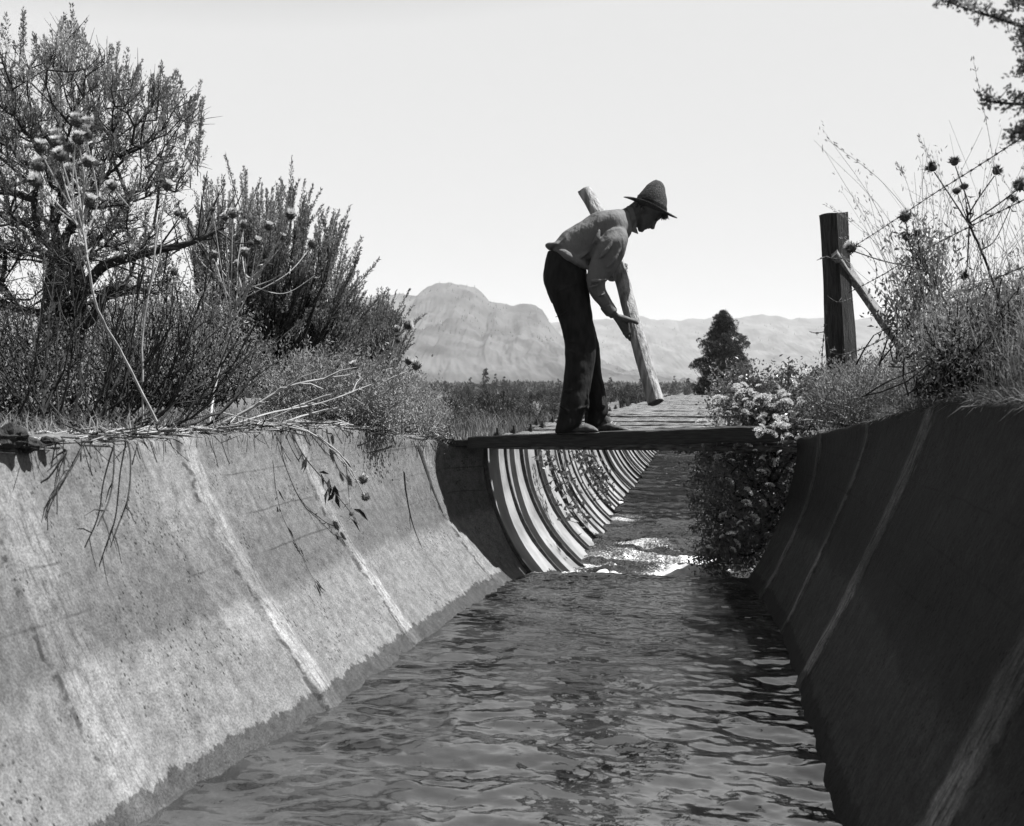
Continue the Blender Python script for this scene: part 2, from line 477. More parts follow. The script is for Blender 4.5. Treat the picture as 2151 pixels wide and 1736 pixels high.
def build_wall(side):
    ss_ = np.arange(-.6, 6.16, .05)
    rows, uvs = [], []
    for s in ss_:
        o, z = wall_profile(s, side)
        jag = .010 * float(fbm(s * 6, side * 3, 0, 21, 4)) + .012 * float(noise(s * 2.2, side, 0, 5))
        z = z.copy(); z[-1] += jag * (1 if side < 0 else .5); z[-2] += jag * .4
        # lumpy hand-laid surface
        lump = .006 * fbm(s * 3.0, z * 4.0, side, 31, 4)
        jn = 0
        for s0 in ((1.67, 2.57, 3.475, 4.375, 5.72) if side < 0 else (2.2, 3.98, 4.82, 5.62)):
            jn += .010 * np.exp(-((s - s0) / .045) ** 2)
        o = o + (-side) * (lump + jn)
        # rounded top ledge then back down into the bank
        k = side
        o2 = np.array([o[-1] + k * .012, o[-1] + k * .05, o[-1] + k * .11 + .01 * float(noise(s * 4, 7, side, 3)), o[-1] + k * .13])
        z2 = np.array([z[-1] + .010, z[-1] + .016, z[-1] + .010, z[-1] - .5])
        oo = np.concatenate([o, o2]); zz = np.concatenate([z, z2])
        rows.append(L3(s, oo, zz)); uvs.append(np.stack([np.full(len(oo), s), zz], -1))
    V = np.array(rows); UVs = np.array(uvs)
    g = Geo(); g.grid(V, flip=(side > 0))
    nv = len(V.reshape(-1, 3))
    # end face
    e = V[-1]; m = len(e)
    back = e.copy(); back[:, :2] += (N[:2] * side * .0)
    o, z = wall_profile(6.25, side)
    ref = L3(6.15, np.full(m, off_l(6.25) - .13 if side < 0 else off_r(6.25) + .25), e[:, 2])
    E = np.stack([e, ref], 0)
    g.grid(E, flip=(side > 0))
    uv = np.concatenate([UVs.reshape(-1, 2), np.concatenate([UVs[-1], UVs[-1]])])
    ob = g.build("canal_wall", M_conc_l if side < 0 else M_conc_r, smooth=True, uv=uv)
    return ob
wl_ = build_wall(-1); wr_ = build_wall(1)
tag(wl_, "pale pitted concrete canal wall lit by the sun, with mortar joints and a wet foot", "canal wall")
tag(wr_, "concrete canal wall in shade, its shade painted into the grey, with pale vertical joints", "canal wall")

# ------------------------------------------------------------------ water
def water_mat():
    m = bpy.data.materials.new("canal_water"); m.use_nodes = True
    nt = m.node_tree; nd, lk = nt.nodes, nt.links
    bs = nd["Principled BSDF"]
    at = nd.new("ShaderNodeAttribute"); at.attribute_name = "foam_glint"
    uv = nd.new("ShaderNodeUVMap"); uv.uv_map = "UVMap"
    mp = nd.new("ShaderNodeMapping"); mp.inputs["Scale"].default_value = (1.6, 1, 1); lk.new(uv.outputs[0], mp.inputs[0])
    nz = nd.new("ShaderNodeTexNoise"); nz.inputs["Scale"].default_value = 52; nz.inputs["Detail"].default_value = 9; nz.inputs["Roughness"].default_value = .8
    lk.new(mp.outputs[0], nz.inputs[0])
    f = math_n(nd, lk, 'SUBTRACT', math_n(nd, lk, 'ADD', at.outputs["Fac"], nz.outputs[0]), 1.0)
    f = math_n(nd, lk, 'MULTIPLY', f, 8.0, clamp=True)
    # murky bed seen through the water: soft patches
    n3 = nd.new("ShaderNodeTexNoise"); n3.inputs["Scale"].default_value = 2.4; n3.inputs["Detail"].default_value = 4
    lk.new(mp.outputs[0], n3.inputs[0])
    cr = nd.new("ShaderNodeValToRGB")
    cr.color_ramp.elements[0].position = .38; cr.color_ramp.elements[1].position = .62
    cr.color_ramp.elements[0].color = (.005,) * 3 + (1,); cr.color_ramp.elements[1].color = (.030,) * 3 + (1,)
    lk.new(n3.outputs[0], cr.inputs[0])
    mx = nd.new("ShaderNodeMix"); mx.data_type = 'RGBA'
    lk.new(f, mx.inputs[0]); lk.new(cr.outputs[0], mx.inputs[6]); mx.inputs[7].default_value = (.48, .48, .48, 1)
    lk.new(mx.outputs[2], bs.inputs["Base Color"])
    lk.new(math_n(nd, lk, 'ADD', math_n(nd, lk, 'MULTIPLY', f, .6), .04), bs.inputs["Roughness"])
    bs.inputs["IOR"].default_value = 3.0
    n2 = nd.new("ShaderNodeTexNoise"); n2.inputs["Scale"].default_value = 22; n2.inputs["Detail"].default_value = 3
    lk.new(mp.outputs[0], n2.inputs[0])
    bp = nd.new("ShaderNodeBump"); bp.inputs["Strength"].default_value = .28; bp.inputs["Distance"].default_value = .006
    lk.new(n2.outputs[0], bp.inputs["Height"]); lk.new(bp.outputs[0], bs.inputs["Normal"])
    return m
M_water = water_mat()

def build_water():
    s = np.concatenate([np.arange(-1.0, 1.6, .06), np.arange(1.6, 9.5, .012), np.geomspace(9.52, 46, 420)])
    o = np.concatenate([np.arange(-1.75, -1.3, .05), np.arange(-1.3, .90, .0125), [.95, 1.0]])
    S_, O_ = np.meshgrid(s, o, indexing='ij')
    drop = sstep(6.12, 6.75, S_)
    z = -.145 * drop
    # lazy current upstream: cross-flow ripple, finer towards the lip
    far = sstep(3.2, 5.6, S_)
    lip = sstep(4.0, 6.0, S_) * (1 - drop)
    a1 = (.0066 * (1 - far) + .0026)
    z = z + .0024 * (1 - far) * (1 - 2 * np.abs(noise(S_ * 9.5 + .8 * noise(O_ * 3, S_ * 2, 0, 6), O_ * 4.5, 0, 45)))
    z = z + .0022 * (.35 + lip) * (1 - 2 * np.abs(noise(S_ * 19 + .8 * noise(O_ * 6, S_ * 3, 0, 7), O_ * 11, 0, 46)))
    z = z + a1 * fbm(S_ * 6.4 + .5 * noise(O_ * 1.5, S_, 0, 3), O_ * 4.2, 0, 41, 4, .58)
    z = z + (.0020 + .0052 * lip) * fbm(S_ * 14, O_ * 8 + .6 * S_, 0, 43, 3)
    z = z + .0011 * fbm(S_ * 42, O_ * 18, 0, 47, 2) * (.5 + lip)
    # standing waves and white water below the lip
    wv = drop * np.exp(-np.clip(S_ - 6.6, 0, 99) / 2.6)
    z = z + wv * .055 * fbm(S_ * 3.8, O_ * 3.2, 0, 51, 5, .62) + wv * .02 * np.sin(S_ * 9 + 2 * O_)
    z = z + drop * (.010 * fbm(S_ * 3.0, O_ * 4.0, 0, 53, 5, .6))
    foam_glint = drop * np.exp(-np.clip(S_ - 6.9, 0, 99) / 4.5) * (.60 + .16 * fbm(S_ * 2.5, O_ * 2.0, 0, 58, 3)) * (1 - .5 * sstep(.05, .35, O_))
    foam_glint = np.maximum(foam_glint, drop * .48 * (.8 + .40 * fbm(S_ * 1.6, O_ * 1.4, 0, 57, 3)) * np.exp(-np.clip(S_ - 6.7, 0, 99) / 22))  # long-reaching flecks: sun glitter painted as pale specks into the water colour
    # thin froth along both walls upstream
    ol = np.interp(S_, [0, 2.6, 3.5, 4.45, 6.0], [-1.35, -1.33, -1.20, -1.15, -1.02])
    edge = np.exp(-((O_ - ol) / .014) ** 2) * (1 - drop)
    foam_glint = np.maximum(foam_glint, edge * .46)
    V = L3(S_, O_, z)
    g = Geo(); g.grid(V, flip=True)
    ob = g.build("water", M_water, smooth=True, uv=np.stack([S_.ravel(), O_.ravel()], -1), attr={"foam_glint": foam_glint.ravel()})
    tag(ob, kind="structure")
build_water()

# ------------------------------------------------------------------ metal flume with timber ties
def build_flume():
    root = empty("metal_flume", L3(6.3, FO, FZ), "long half-round sheet-metal flume with a row of timber ties across it", "flume")
    s0, s1 = 6.155, 44.0
    s = np.concatenate([np.arange(s0, 12, .155), np.arange(12, s1 + .1, .62)])
    th = np.linspace(math.pi * 1.0, math.pi * 2.0, 49)
    S_, T_ = np.meshgrid(s, th, indexing='ij')
    dent = .006 * fbm(S_ * 1.6, T_ * 3.0, 0, 61, 2)
    V = L3(S_, FO + (FR + dent) * np.cos(T_), FZ + (FR + dent) * np.sin(T_))
    Vo = L3(S_, FO + (FR + .012) * np.cos(T_), FZ + (FR + .012) * np.sin(T_))
    g = Geo(); g.grid(V, flip=True); g.grid(Vo)
    g.build("trough", M_steel, root, smooth=True)
    ribs = [6.17 + .62 * k for k in range(61)]
    # inner joint rib, one mesh copied
    def rib_mesh():
        g = Geo()
        th = np.linspace(math.pi * 1.0, math.pi * 2.0, 41)
        prof = [(-.016, 0), (-.012, .020), (.012, .020), (.016, 0)]
        R = []
        for t in th:
            R.append(L3(6.17 + np.array([q[0] for q in prof]), FO + (FR - np.array([q[1] for q in prof])) * math.cos(t), FZ + (FR - np.array([q[1] for q in prof])) * math.sin(t)))
        g.rings(np.array(R))
        return g
    r0 = rib_mesh().build("joint_rib", M_iron, root)
    # a strap of dark caulk beside the rib gives each sheet its seam
    rr = random.Random(5)
    g = Geo()
    def tie_geo(wx, hz, seed):
        g = Geo(); m = 26
        oo = np.linspace(-1.21, 1.21, m)
        R = []
        for q in oo:
            n1 = .007 * float(fbm(q * 3, seed, 0, 71, 3)); n2 = .006 * float(fbm(q * 4, seed + 9, 0, 73, 3))
            pts = [(-wx / 2 + n1, .002), (-wx / 2 + n1 + .004, hz - .012 + n2), (-wx / 2 + .02, hz + n2), (0, hz - .004 + n2 * 1.4), (wx / 2 - .02, hz + n2), (wx / 2 - .004 + n2, hz - .01), (wx / 2 + n2, .002), (0, -.004 + n1)]
            R.append(L3(6.30 + np.array([p[0] for p in pts]), FO + q, FZ + .002 + np.array([p[1] for p in pts])))
        g.rings(np.array(R))
        return g
    protos = []
    for k, (w, h) in enumerate([(.20, .062), (.15, .055), (.26, .068), (.11, .07)]):
        t = tie_geo(w, h, k * 3.7).build("cross_tie", M_tie, root)
        bg_ = Geo()
        for q in (-1.14,):
            c = L3(6.30, FO + q, FZ + h)
            bg_.tube([c - [0, 0, .03], c + [0, 0, .055]], .010, 6)
            bg_.tube([c + [0, 0, .004], c + [0, 0, .020]], .026, 6)
            bg_.tube([c + [0, 0, .021], c + [0, 0, .029]], .019, 6)
        b = bg_.build("bolt", M_iron, t)
        protos.append((t, b))
    for k in range(1, len(ribs)):
        r = r0.copy(); SC.collection.objects.link(r); r.parent = root
        r.location = Vector([float(q) for q in U * .62 * k])
    used = set()
    sp = 0.18; k = 0
    while sp < 37.2:
        j = rr.randrange(4)
        t, b = protos[j]
        dz = rr.uniform(-.034, -.022)
        if j in used:
            t2 = t.copy(); SC.collection.objects.link(t2); t2.parent = root
            b2 = b.copy(); SC.collection.objects.link(b2); b2.parent = t2
        else:
            t2 = t; used.add(j)
        do = rr.uniform(-.07, .07)
        t2.location = Vector([float(q) for q in U * sp + N * do]) + Vector((0, 0, dz))
        sp += .60 if sp < 1.6 else rr.choice([.40, .5, .56])
        k += 1
    # side stringer the ties rest on
    for q in (-1.185, 1.185):
        g = Geo()
        g.box(L3(25.2, FO + q, FZ - .07), U * 18.9, N * .05, [0, 0, .066])
        g.build("stringer", M_wood_dark, root)
build_flume()

# ------------------------------------------------------------------ foot plank across the canal
def build_plank():
    root = empty("foot_plank", P(1300, 935, 6.0), "thick dark plank laid across the canal under the person's feet", "plank")
    l0, l1 = P(982, 919, 6.07), P(1640, 894, 5.98)
    b0, b1 = P(982, 943, 6.07), P(1640, 929, 5.98)
    def beam(t0, t1, u0, u1, w, name, m=40):
        g = Geo(); R = []
        for k in range(m):
            f = k / (m - 1)
            t = t0 * (1 - f) + t1 * f; b = u0 * (1 - f) + u1 * f
            n1 = .0022 * float(fbm(f * 14, 1, 0, 81, 3)); n2 = .003 * float(fbm(f * 11, 5, 0, 83, 3))
            t = t + [0, 0, n1]; b = b + [0, 0, n2]
            e = np.array([0.02, w, 0])
            q = .004
            R.append([b + [0, q, 0], b * .9 + t * .1 + 0, t * .93 + b * .07, t + [0, q, 0], t + e * .5 + [0, 0, -.001], t + e - [0, q, 0], t * .93 + b * .07 + e, b * .93 + t * .07 + e, b + e - [0, q, 0]])
        g.rings(np.array(R)); g.build(name, M_wood_dark, root)
    beam(l0, l1, b0, b1, .15, "board")
    # thinner bearing board under the left end
    beam(P(945, 926, 6.10), P(1100, 921, 6.10), P(945, 937, 6.10), P(1100, 940, 6.10), .13, "bearing_board", 12)
    return root
build_plank()

# ------------------------------------------------------------------ mountains
def ridge(name, prof, dist, depth, seed, gul, m_lo, m_hi, rough_amp, low=800.0, xr=(-2500, 4600)):
    px = np.concatenate([np.linspace(xr[0], 600, 60)[:-1], np.linspace(600, 1700, 760), np.linspace(1700, xr[1], 90)[1:]])
    pr = np.interp(px, [p[0] for p in prof], [p[1] for p in prof])
    ang = (HY - pr) / F
    t = np.linspace(0, 1.25, 200)
    PX, T = np.meshgrid(px, t, indexing='ij')
    A = np.interp(PX, px, ang)
    g0 = np.where(T <= 1, T, 1 - (T - 1) * 1.6)
    d = dist - depth + depth * T
    X = (PX - CX) / F * dist; 
    gully = fbm(X / gul + .8 * T, T * 1.2, 0, seed, 5)
    shape = np.clip(T, 0, 1) ** 1.5 * (1 + .0 * gully)
    shape = np.where(T <= 1, shape, 1 - (T - 1) * 1.2)
    w = np.clip(T, 0, 1) * (1 - np.clip(T, 0, 1)) * 4 + .05
    rid = 1 - np.abs(fbm(X / (gul * .22) + .25 * noise(T * 3, X / gul, 0, 2), T * 1.4, 0, seed + 3, 6, .6))
    hh = A * dist * shape + rough_amp * .20 * (rid - .6) * w + rough_amp * .45 * gully * w + .02 * rough_amp * fbm(X / 26, T * 30, 0, seed + 8, 3) + rough_amp * .10 * fbm(X / (gul * .12), T * 14, 0, seed + 5, 3) * np.clip(T * 1.5, 0, 1)
    V = np.stack([X * (1 - .1 * (1 - T)), d, H + hh - (1 - np.clip(T * 8, 0, 1)) * 20], -1)
    g = Geo(); g.grid(V, flip=True)
    mt = mat(name + "_slope", m_lo, m_hi, .014, .95, 0, stretch=(1, .5, 1), detail=14, contrast=(.36, .64))
    ob = g.build(name, mt, smooth=True)
    tag(ob, kind="structure")
    return V, px
prof1 = [(-2500, 700), (-600, 660), (300, 640), (560, 655), (700, 640), (788, 624), (843, 617), (865, 620), (876, 621), (886, 611), (898, 604), (912, 598), (927, 595), (945, 593), (958, 595), (971, 598), (982, 600), (993, 604), (1003, 611), (1011, 618), (1020, 627), (1028, 637), (1055, 639), (1077, 642), (1100, 643), (1125, 646), (1139, 657), (1148, 670), (1154, 681), (1165, 694), (1176, 706), (1205, 724), (1230, 740), (1267, 760), (1300, 783), (1337, 803), (1370, 818), (1500, 830), (4600, 835)]
prof2 = [(-2500, 700), (900, 700), (1154, 677), (1200, 671), (1245, 667), (1300, 666), (1348, 667), (1370, 670), (1400, 675), (1418, 677), (1440, 674), (1491, 671), (1545, 671), (1580, 666), (1600, 664), (1625, 666), (1700, 669), (1800, 668), (2151, 660), (3000, 650), (4600, 700)]
V1, px1 = ridge("mountain", prof1, 2600, 1500, 101, 330, .02, .08, 50, )
V2, px2 = ridge("far_mountain", prof2, 4600, 1800, 131, 700, .03, .10, 70, )
# ------------------------------------------------------------------ person bent over on the plank, log under one arm
PP = lambda px, py, d: P(px, py, d + .11)
def C4(x, y):                     # notebook coordinates of the figure -> photo pixels
    return 1102.8 + x * .33267, 357.1 + y * .33267
def C5(x, y):
    return 1260.4 + x * .08789, 357.1 + y * .08789
def C6(x, y):
    return 1207.8 + x * .15123, 603.9 + y * .15123

def smooth_rows(A, k):
    """Catmull-Rom resample rows of A with k steps per span"""
    A = np.asarray(A, float); m = len(A)
    Q = np.vstack([2 * A[0] - A[1], A, 2 * A[-1] - A[-2]])
    out = []
    for i in range(m - 1):
        p0, p1, p2, p3 = Q[i], Q[i + 1], Q[i + 2], Q[i + 3]
        for j in range(k):
            t = j / k
            out.append(.5 * ((2 * p1) + (-p0 + p2) * t + (2 * p0 - 5 * p1 + 4 * p2 - p3) * t * t + (-p0 + 3 * p1 - 3 * p2 + p3) * t ** 3))
    out.append(A[-1])
    return np.array(out)

def loft(g, rows, conv=C4, n=22, k=3, shrink=1.0, mi=0, sq=2.0, cap=True):
    """rows: (lx, ly, rx, ry, depth, half depth [m]); rings through the left and right outline points"""
    R = smooth_rows(rows, k)
    th = np.linspace(0, 2 * np.pi, n, endpoint=False)
    c, s = np.cos(th), np.sin(th)
    c = np.sign(c) * np.abs(c) ** (2 / sq); s = np.sign(s) * np.abs(s) ** (2 / sq)
    out = []
    for lx, ly, rx, ry, d, rd in R:
        A = PP(*conv(lx, ly), d); B = PP(*conv(rx, ry), d)
        ce = (A + B) / 2; h = (B - A) / 2 * shrink
        out.append(ce + c[:, None] * h + s[:, None] * np.array([0, rd * shrink, 0]))
    out = np.array(out)
    # soft ends
    if cap:
        for e, nb in ((0, 1), (-1, -2)):
            ce = out[e].mean(0); dv = out[e].mean(0) - out[nb].mean(0)
            dv = dv / max(np.linalg.norm(dv), 1e-6) * min(np.linalg.norm(out[e] - ce, axis=1).min() * .5, .02)
            r1 = ce + (out[e] - ce) * .8 + dv * .6; r2 = ce + (out[e] - ce) * .45 + dv
            out = np.concatenate([[r2], [r1], out]) if e == 0 else np.concatenate([out, [r1], [r2]])
    g.rings(out, True, mi)

NEAR_LEG = [(189, 1662, 361, 1596, 5.95, .095), (192, 1640, 366, 1570, 5.95, .095), (205, 1565, 386, 1520, 5.95, .09), (222, 1480, 406, 1430, 5.95, .085), (232, 1400, 420, 1370, 5.95, .08), (245, 1290, 432, 1290, 5.95, .08), (255, 1180, 443, 1180, 5.95, .08), (243, 1060, 449, 1080, 5.95, .085), (217, 960, 430, 970, 5.955, .09), (187, 880, 415, 880, 5.96, .095), (152, 800, 408, 800, 5.97, .10), (126, 730, 400, 740, 5.98, .10), (122, 670, 396, 690, 5.99, .10)]
FAR_LEG = [(372, 1625, 482, 1606, 6.13, .085), (375, 1580, 506, 1562, 6.13, .085), (376, 1520, 524, 1522, 6.13, .085), (372, 1450, 513, 1450, 6.13, .08), (366, 1390, 500, 1380, 6.13, .08), (358, 1320, 486, 1315, 6.13, .08), (350, 1240, 481, 1230, 6.13, .08), (342, 1170, 478, 1150, 6.13, .08), (325, 1100, 468, 1090, 6.13, .085), (300, 1020, 450, 1030, 6.125, .09), (262, 940, 430, 950, 6.12, .09), (215, 850, 412, 850, 6.11, .095), (170, 760, 402, 760, 6.10, .10), (140, 690, 396, 700, 6.09, .10)]
PELVIS = [(165, 840, 402, 850, 6.04, .12), (128, 745, 400, 765, 6.04, .16), (114, 660, 397, 690, 6.04, .165), (124, 590, 393, 650, 6.04, .16), (146, 516, 388, 625, 6.04, .145)]
TORSO = [(168, 530, 362, 655, 6.04, .135), (188, 470, 392, 612, 6.04, .15), (232, 402, 425, 590, 6.04, .16), (290, 364, 450, 565, 6.04, .165), (350, 330, 500, 540, 6.04, .17), (420, 290, 560, 505, 6.04, .18), (495, 266, 620, 470, 6.04, .19), (560, 260, 655, 425, 6.04, .17), (618, 250, 672, 398, 6.04, .11)]
NEAR_ARM = [(490, 400, 632, 372, 5.905, .075), (455, 460, 652, 435, 5.880, .082), (432, 520, 636, 508, 5.880, .078), (412, 580, 608, 578, 5.887, .074), (396, 632, 574, 640, 5.893, .069), (384, 685, 530, 692, 5.897, .064), (390, 722, 508, 712, 5.899, .060), (402, 762, 513, 748, 5.903, .055), (430, 806, 532, 792, 5.91, .051), (468, 860, 553, 834, 5.92, .046), (500, 900, 572, 868, 5.935, .040), (519, 922, 578, 886, 5.94, .038)]
FAR_ARM = [(520, 380, 640, 380, 6.20, .075), (500, 450, 640, 440, 6.24, .08), (495, 540, 610, 530, 6.30, .075), (498, 610, 580, 600, 6.37, .065), (505, 660, 560, 630, 6.43, .055), (528, 702, 560, 640, 6.44, .05), (560, 706, 572, 650, 6.42, .042), (590, 700, 596, 655, 6.38, .036)]
NECK = [(600, 255, 665, 390, 6.04, .075), (640, 236, 700, 370, 6.04, .062), (670, 215, 715, 350, 6.04, .058), (700, 190, 745, 320, 6.04, .058)]

def add_head(g):
    # slices across the head from chin to crown: front (face) point, back point, depth, half width
    rows = [(965, 1480, 900, 1400, 6.04, .016), (1005, 1496, 880, 1300, 6.04, .026), (1040, 1475, 872, 1200, 6.04, .034), (1068, 1440, 870, 1130, 6.04, .041), (1110, 1424, 868, 1060, 6.04, .048), (1146, 1402, 868, 980, 6.04, .052), (1170, 1400, 880, 920, 6.04, .054), (1205, 1366, 895, 860, 6.04, .058), (1245, 1340, 915, 800, 6.04, .062), (1300, 1290, 945, 730, 6.04, .066), (1372, 1226, 985, 650, 6.04, .070), (1420, 1196, 1030, 600, 6.04, .073), (1468, 1152, 1080, 555, 6.04, .075), (1530, 1080, 1140, 520, 6.04, .075), (1575, 1000, 1210, 500, 6.04, .070), (1595, 900, 1300, 520, 6.04, .058), (1580, 800, 1400, 580, 6.04, .038)]
    loft(g, rows, C5, 24, 3)
    # nose
    loft(g, [(1372, 1216, 1330, 1220, 6.04, .006), (1352, 1262, 1290, 1240, 6.04, .009), (1326, 1318, 1240, 1280, 6.04, .011), (1312, 1368, 1220, 1310, 6.04, .014), (1300, 1412, 1215, 1350, 6.04, .015), (1262, 1424, 1205, 1372, 6.04, .012)], C5, 12, 3)
    # lips, brow ridge, near and far ear, eyelids
    loft(g, [(1185, 1412, 1140, 1380, 6.02, .006), (1178, 1416, 1135, 1380, 6.04, .016), (1185, 1412, 1140, 1380, 6.06, .006)], C5, 10, 2)
    loft(g, [(1120, 1428, 1085, 1390, 6.025, .006), (1118, 1430, 1080, 1390, 6.04, .014), (1120, 1428, 1085, 1390, 6.055, .006)], C5, 10, 2)
    for sg in (-1, 1):
        dd = 6.04 + sg * .072
        e = [(1010, 870, 1060, 900, dd, .010), (985, 905, 1065, 945, dd + sg * .010, .012), (970, 950, 1050, 990, dd + sg * .010, .012), (960, 1000, 1025, 1025, dd, .008)]
        loft(g, e, C5, 12, 3)
        loft(g, [(1400, 1150, 1440, 1175, 6.04 + sg * .035, .018), (1425, 1135, 1462, 1160, 6.04 + sg * .035, .022), (1440, 1110, 1480, 1130, 6.04 + sg * .035, .014)], C5, 10, 2)

def tubeP(g, pts, rad, conv, n=8):
    q = np.array([PP(*conv(x, y), d) for x, y, d in pts])
    m = smooth_rows(np.hstack([q, np.array(rad)[:, None]]), 3)
    t = nrm(m[-1, :3] - m[-2, :3])
    m = np.vstack([m, np.append(m[-1, :3] + t * m[-1, 3] * .6, m[-1, 3] * .55)])
    g.tube(m[:, :3], m[:, 3], n)

def add_near_hand(g):
    loft(g, [(455, 350, 560, 290, 5.945, .024), (492, 384, 578, 346, 5.95, .022), (520, 420, 610, 372, 5.955, .020), (560, 474, 668, 398, 5.965, .021), (602, 540, 722, 428, 5.98, .022), (640, 605, 752, 500, 5.99, .021), (668, 645, 765, 560, 6.0, .019), (700, 680, 775, 620, 6.005, .016)], C6, 18, 3, sq=2.4)
    # thumb lying across the front of the log
    tubeP(g, [(610, 420, 5.965), (690, 436, 5.958), (765, 458, 5.962), (825, 474, 5.972), (868, 500, 5.990)], [.019, .0175, .0145, .0125, .0095], C6, 10)
    # four fingers closing round the far side of the log
    for pts, r in (
        ([(690, 560, 5.985), (686, 612, 6.015), (735, 612, 6.075), (820, 590, 6.112), (855, 560, 6.110)], [.012, .0105, .0098, .0088, .0075]),
        ([(680, 600, 5.99), (694, 648, 6.02), (752, 650, 6.080), (835, 632, 6.116), (875, 605, 6.112)], [.012, .0108, .0100, .0090, .0076]),
        ([(700, 640, 5.995), (724, 690, 6.025), (775, 694, 6.085), (850, 678, 6.116), (880, 655, 6.112)], [.0115, .0102, .0095, .0086, .0072]),
        ([(735, 670, 6.0), (766, 728, 6.03), (808, 736, 6.085), (870, 722, 6.112), (880, 705, 6.11)], [.0105, .0092, .0085, .0075, .0065])):
        tubeP(g, pts, r, C6, 8)

def add_far_hand(g):
    loft(g, [(556, 700, 570, 655, 6.43, .026), (580, 700, 588, 650, 6.39, .022), (598, 700, 604, 625, 6.355, .020), (612, 690, 620, 612, 6.335, .018), (622, 676, 632, 612, 6.325, .014)], C4, 14, 2)
    for y0, y1, r in ((612, 600, .0095), (632, 618, .010), (652, 640, .0095), (672, 664, .0085)):
        tubeP(g, [(606, y0, 6.335), (628, y1, 6.315), (640, y1 + 2, 6.285), (634, y1 + 8, 6.250)], [.011, r, r * .92, r * .75], C4, 8)
    tubeP(g, [(590, 690, 6.37), (600, 720, 6.33), (592, 738, 6.28)], [.013, .011, .009], C4, 8)

def remesh(o, vox, smooth_it=6, disp=None, fac=.5):
    m = o.modifiers.new("fuse", 'REMESH'); m.mode = 'VOXEL'; m.voxel_size = vox; m.use_smooth_shade = True
    if smooth_it:
        s = o.modifiers.new("soften", 'SMOOTH'); s.iterations = smooth_it; s.factor = fac
    for (size, strength, depth) in (disp or []):
        t = bpy.data.textures.new("folds", 'CLOUDS'); t.noise_scale = size; t.noise_depth = depth
        d = o.modifiers.new("folds", 'DISPLACE'); d.texture = t; d.strength = strength; d.mid_level = .5; d.texture_coords = 'LOCAL'
    return o

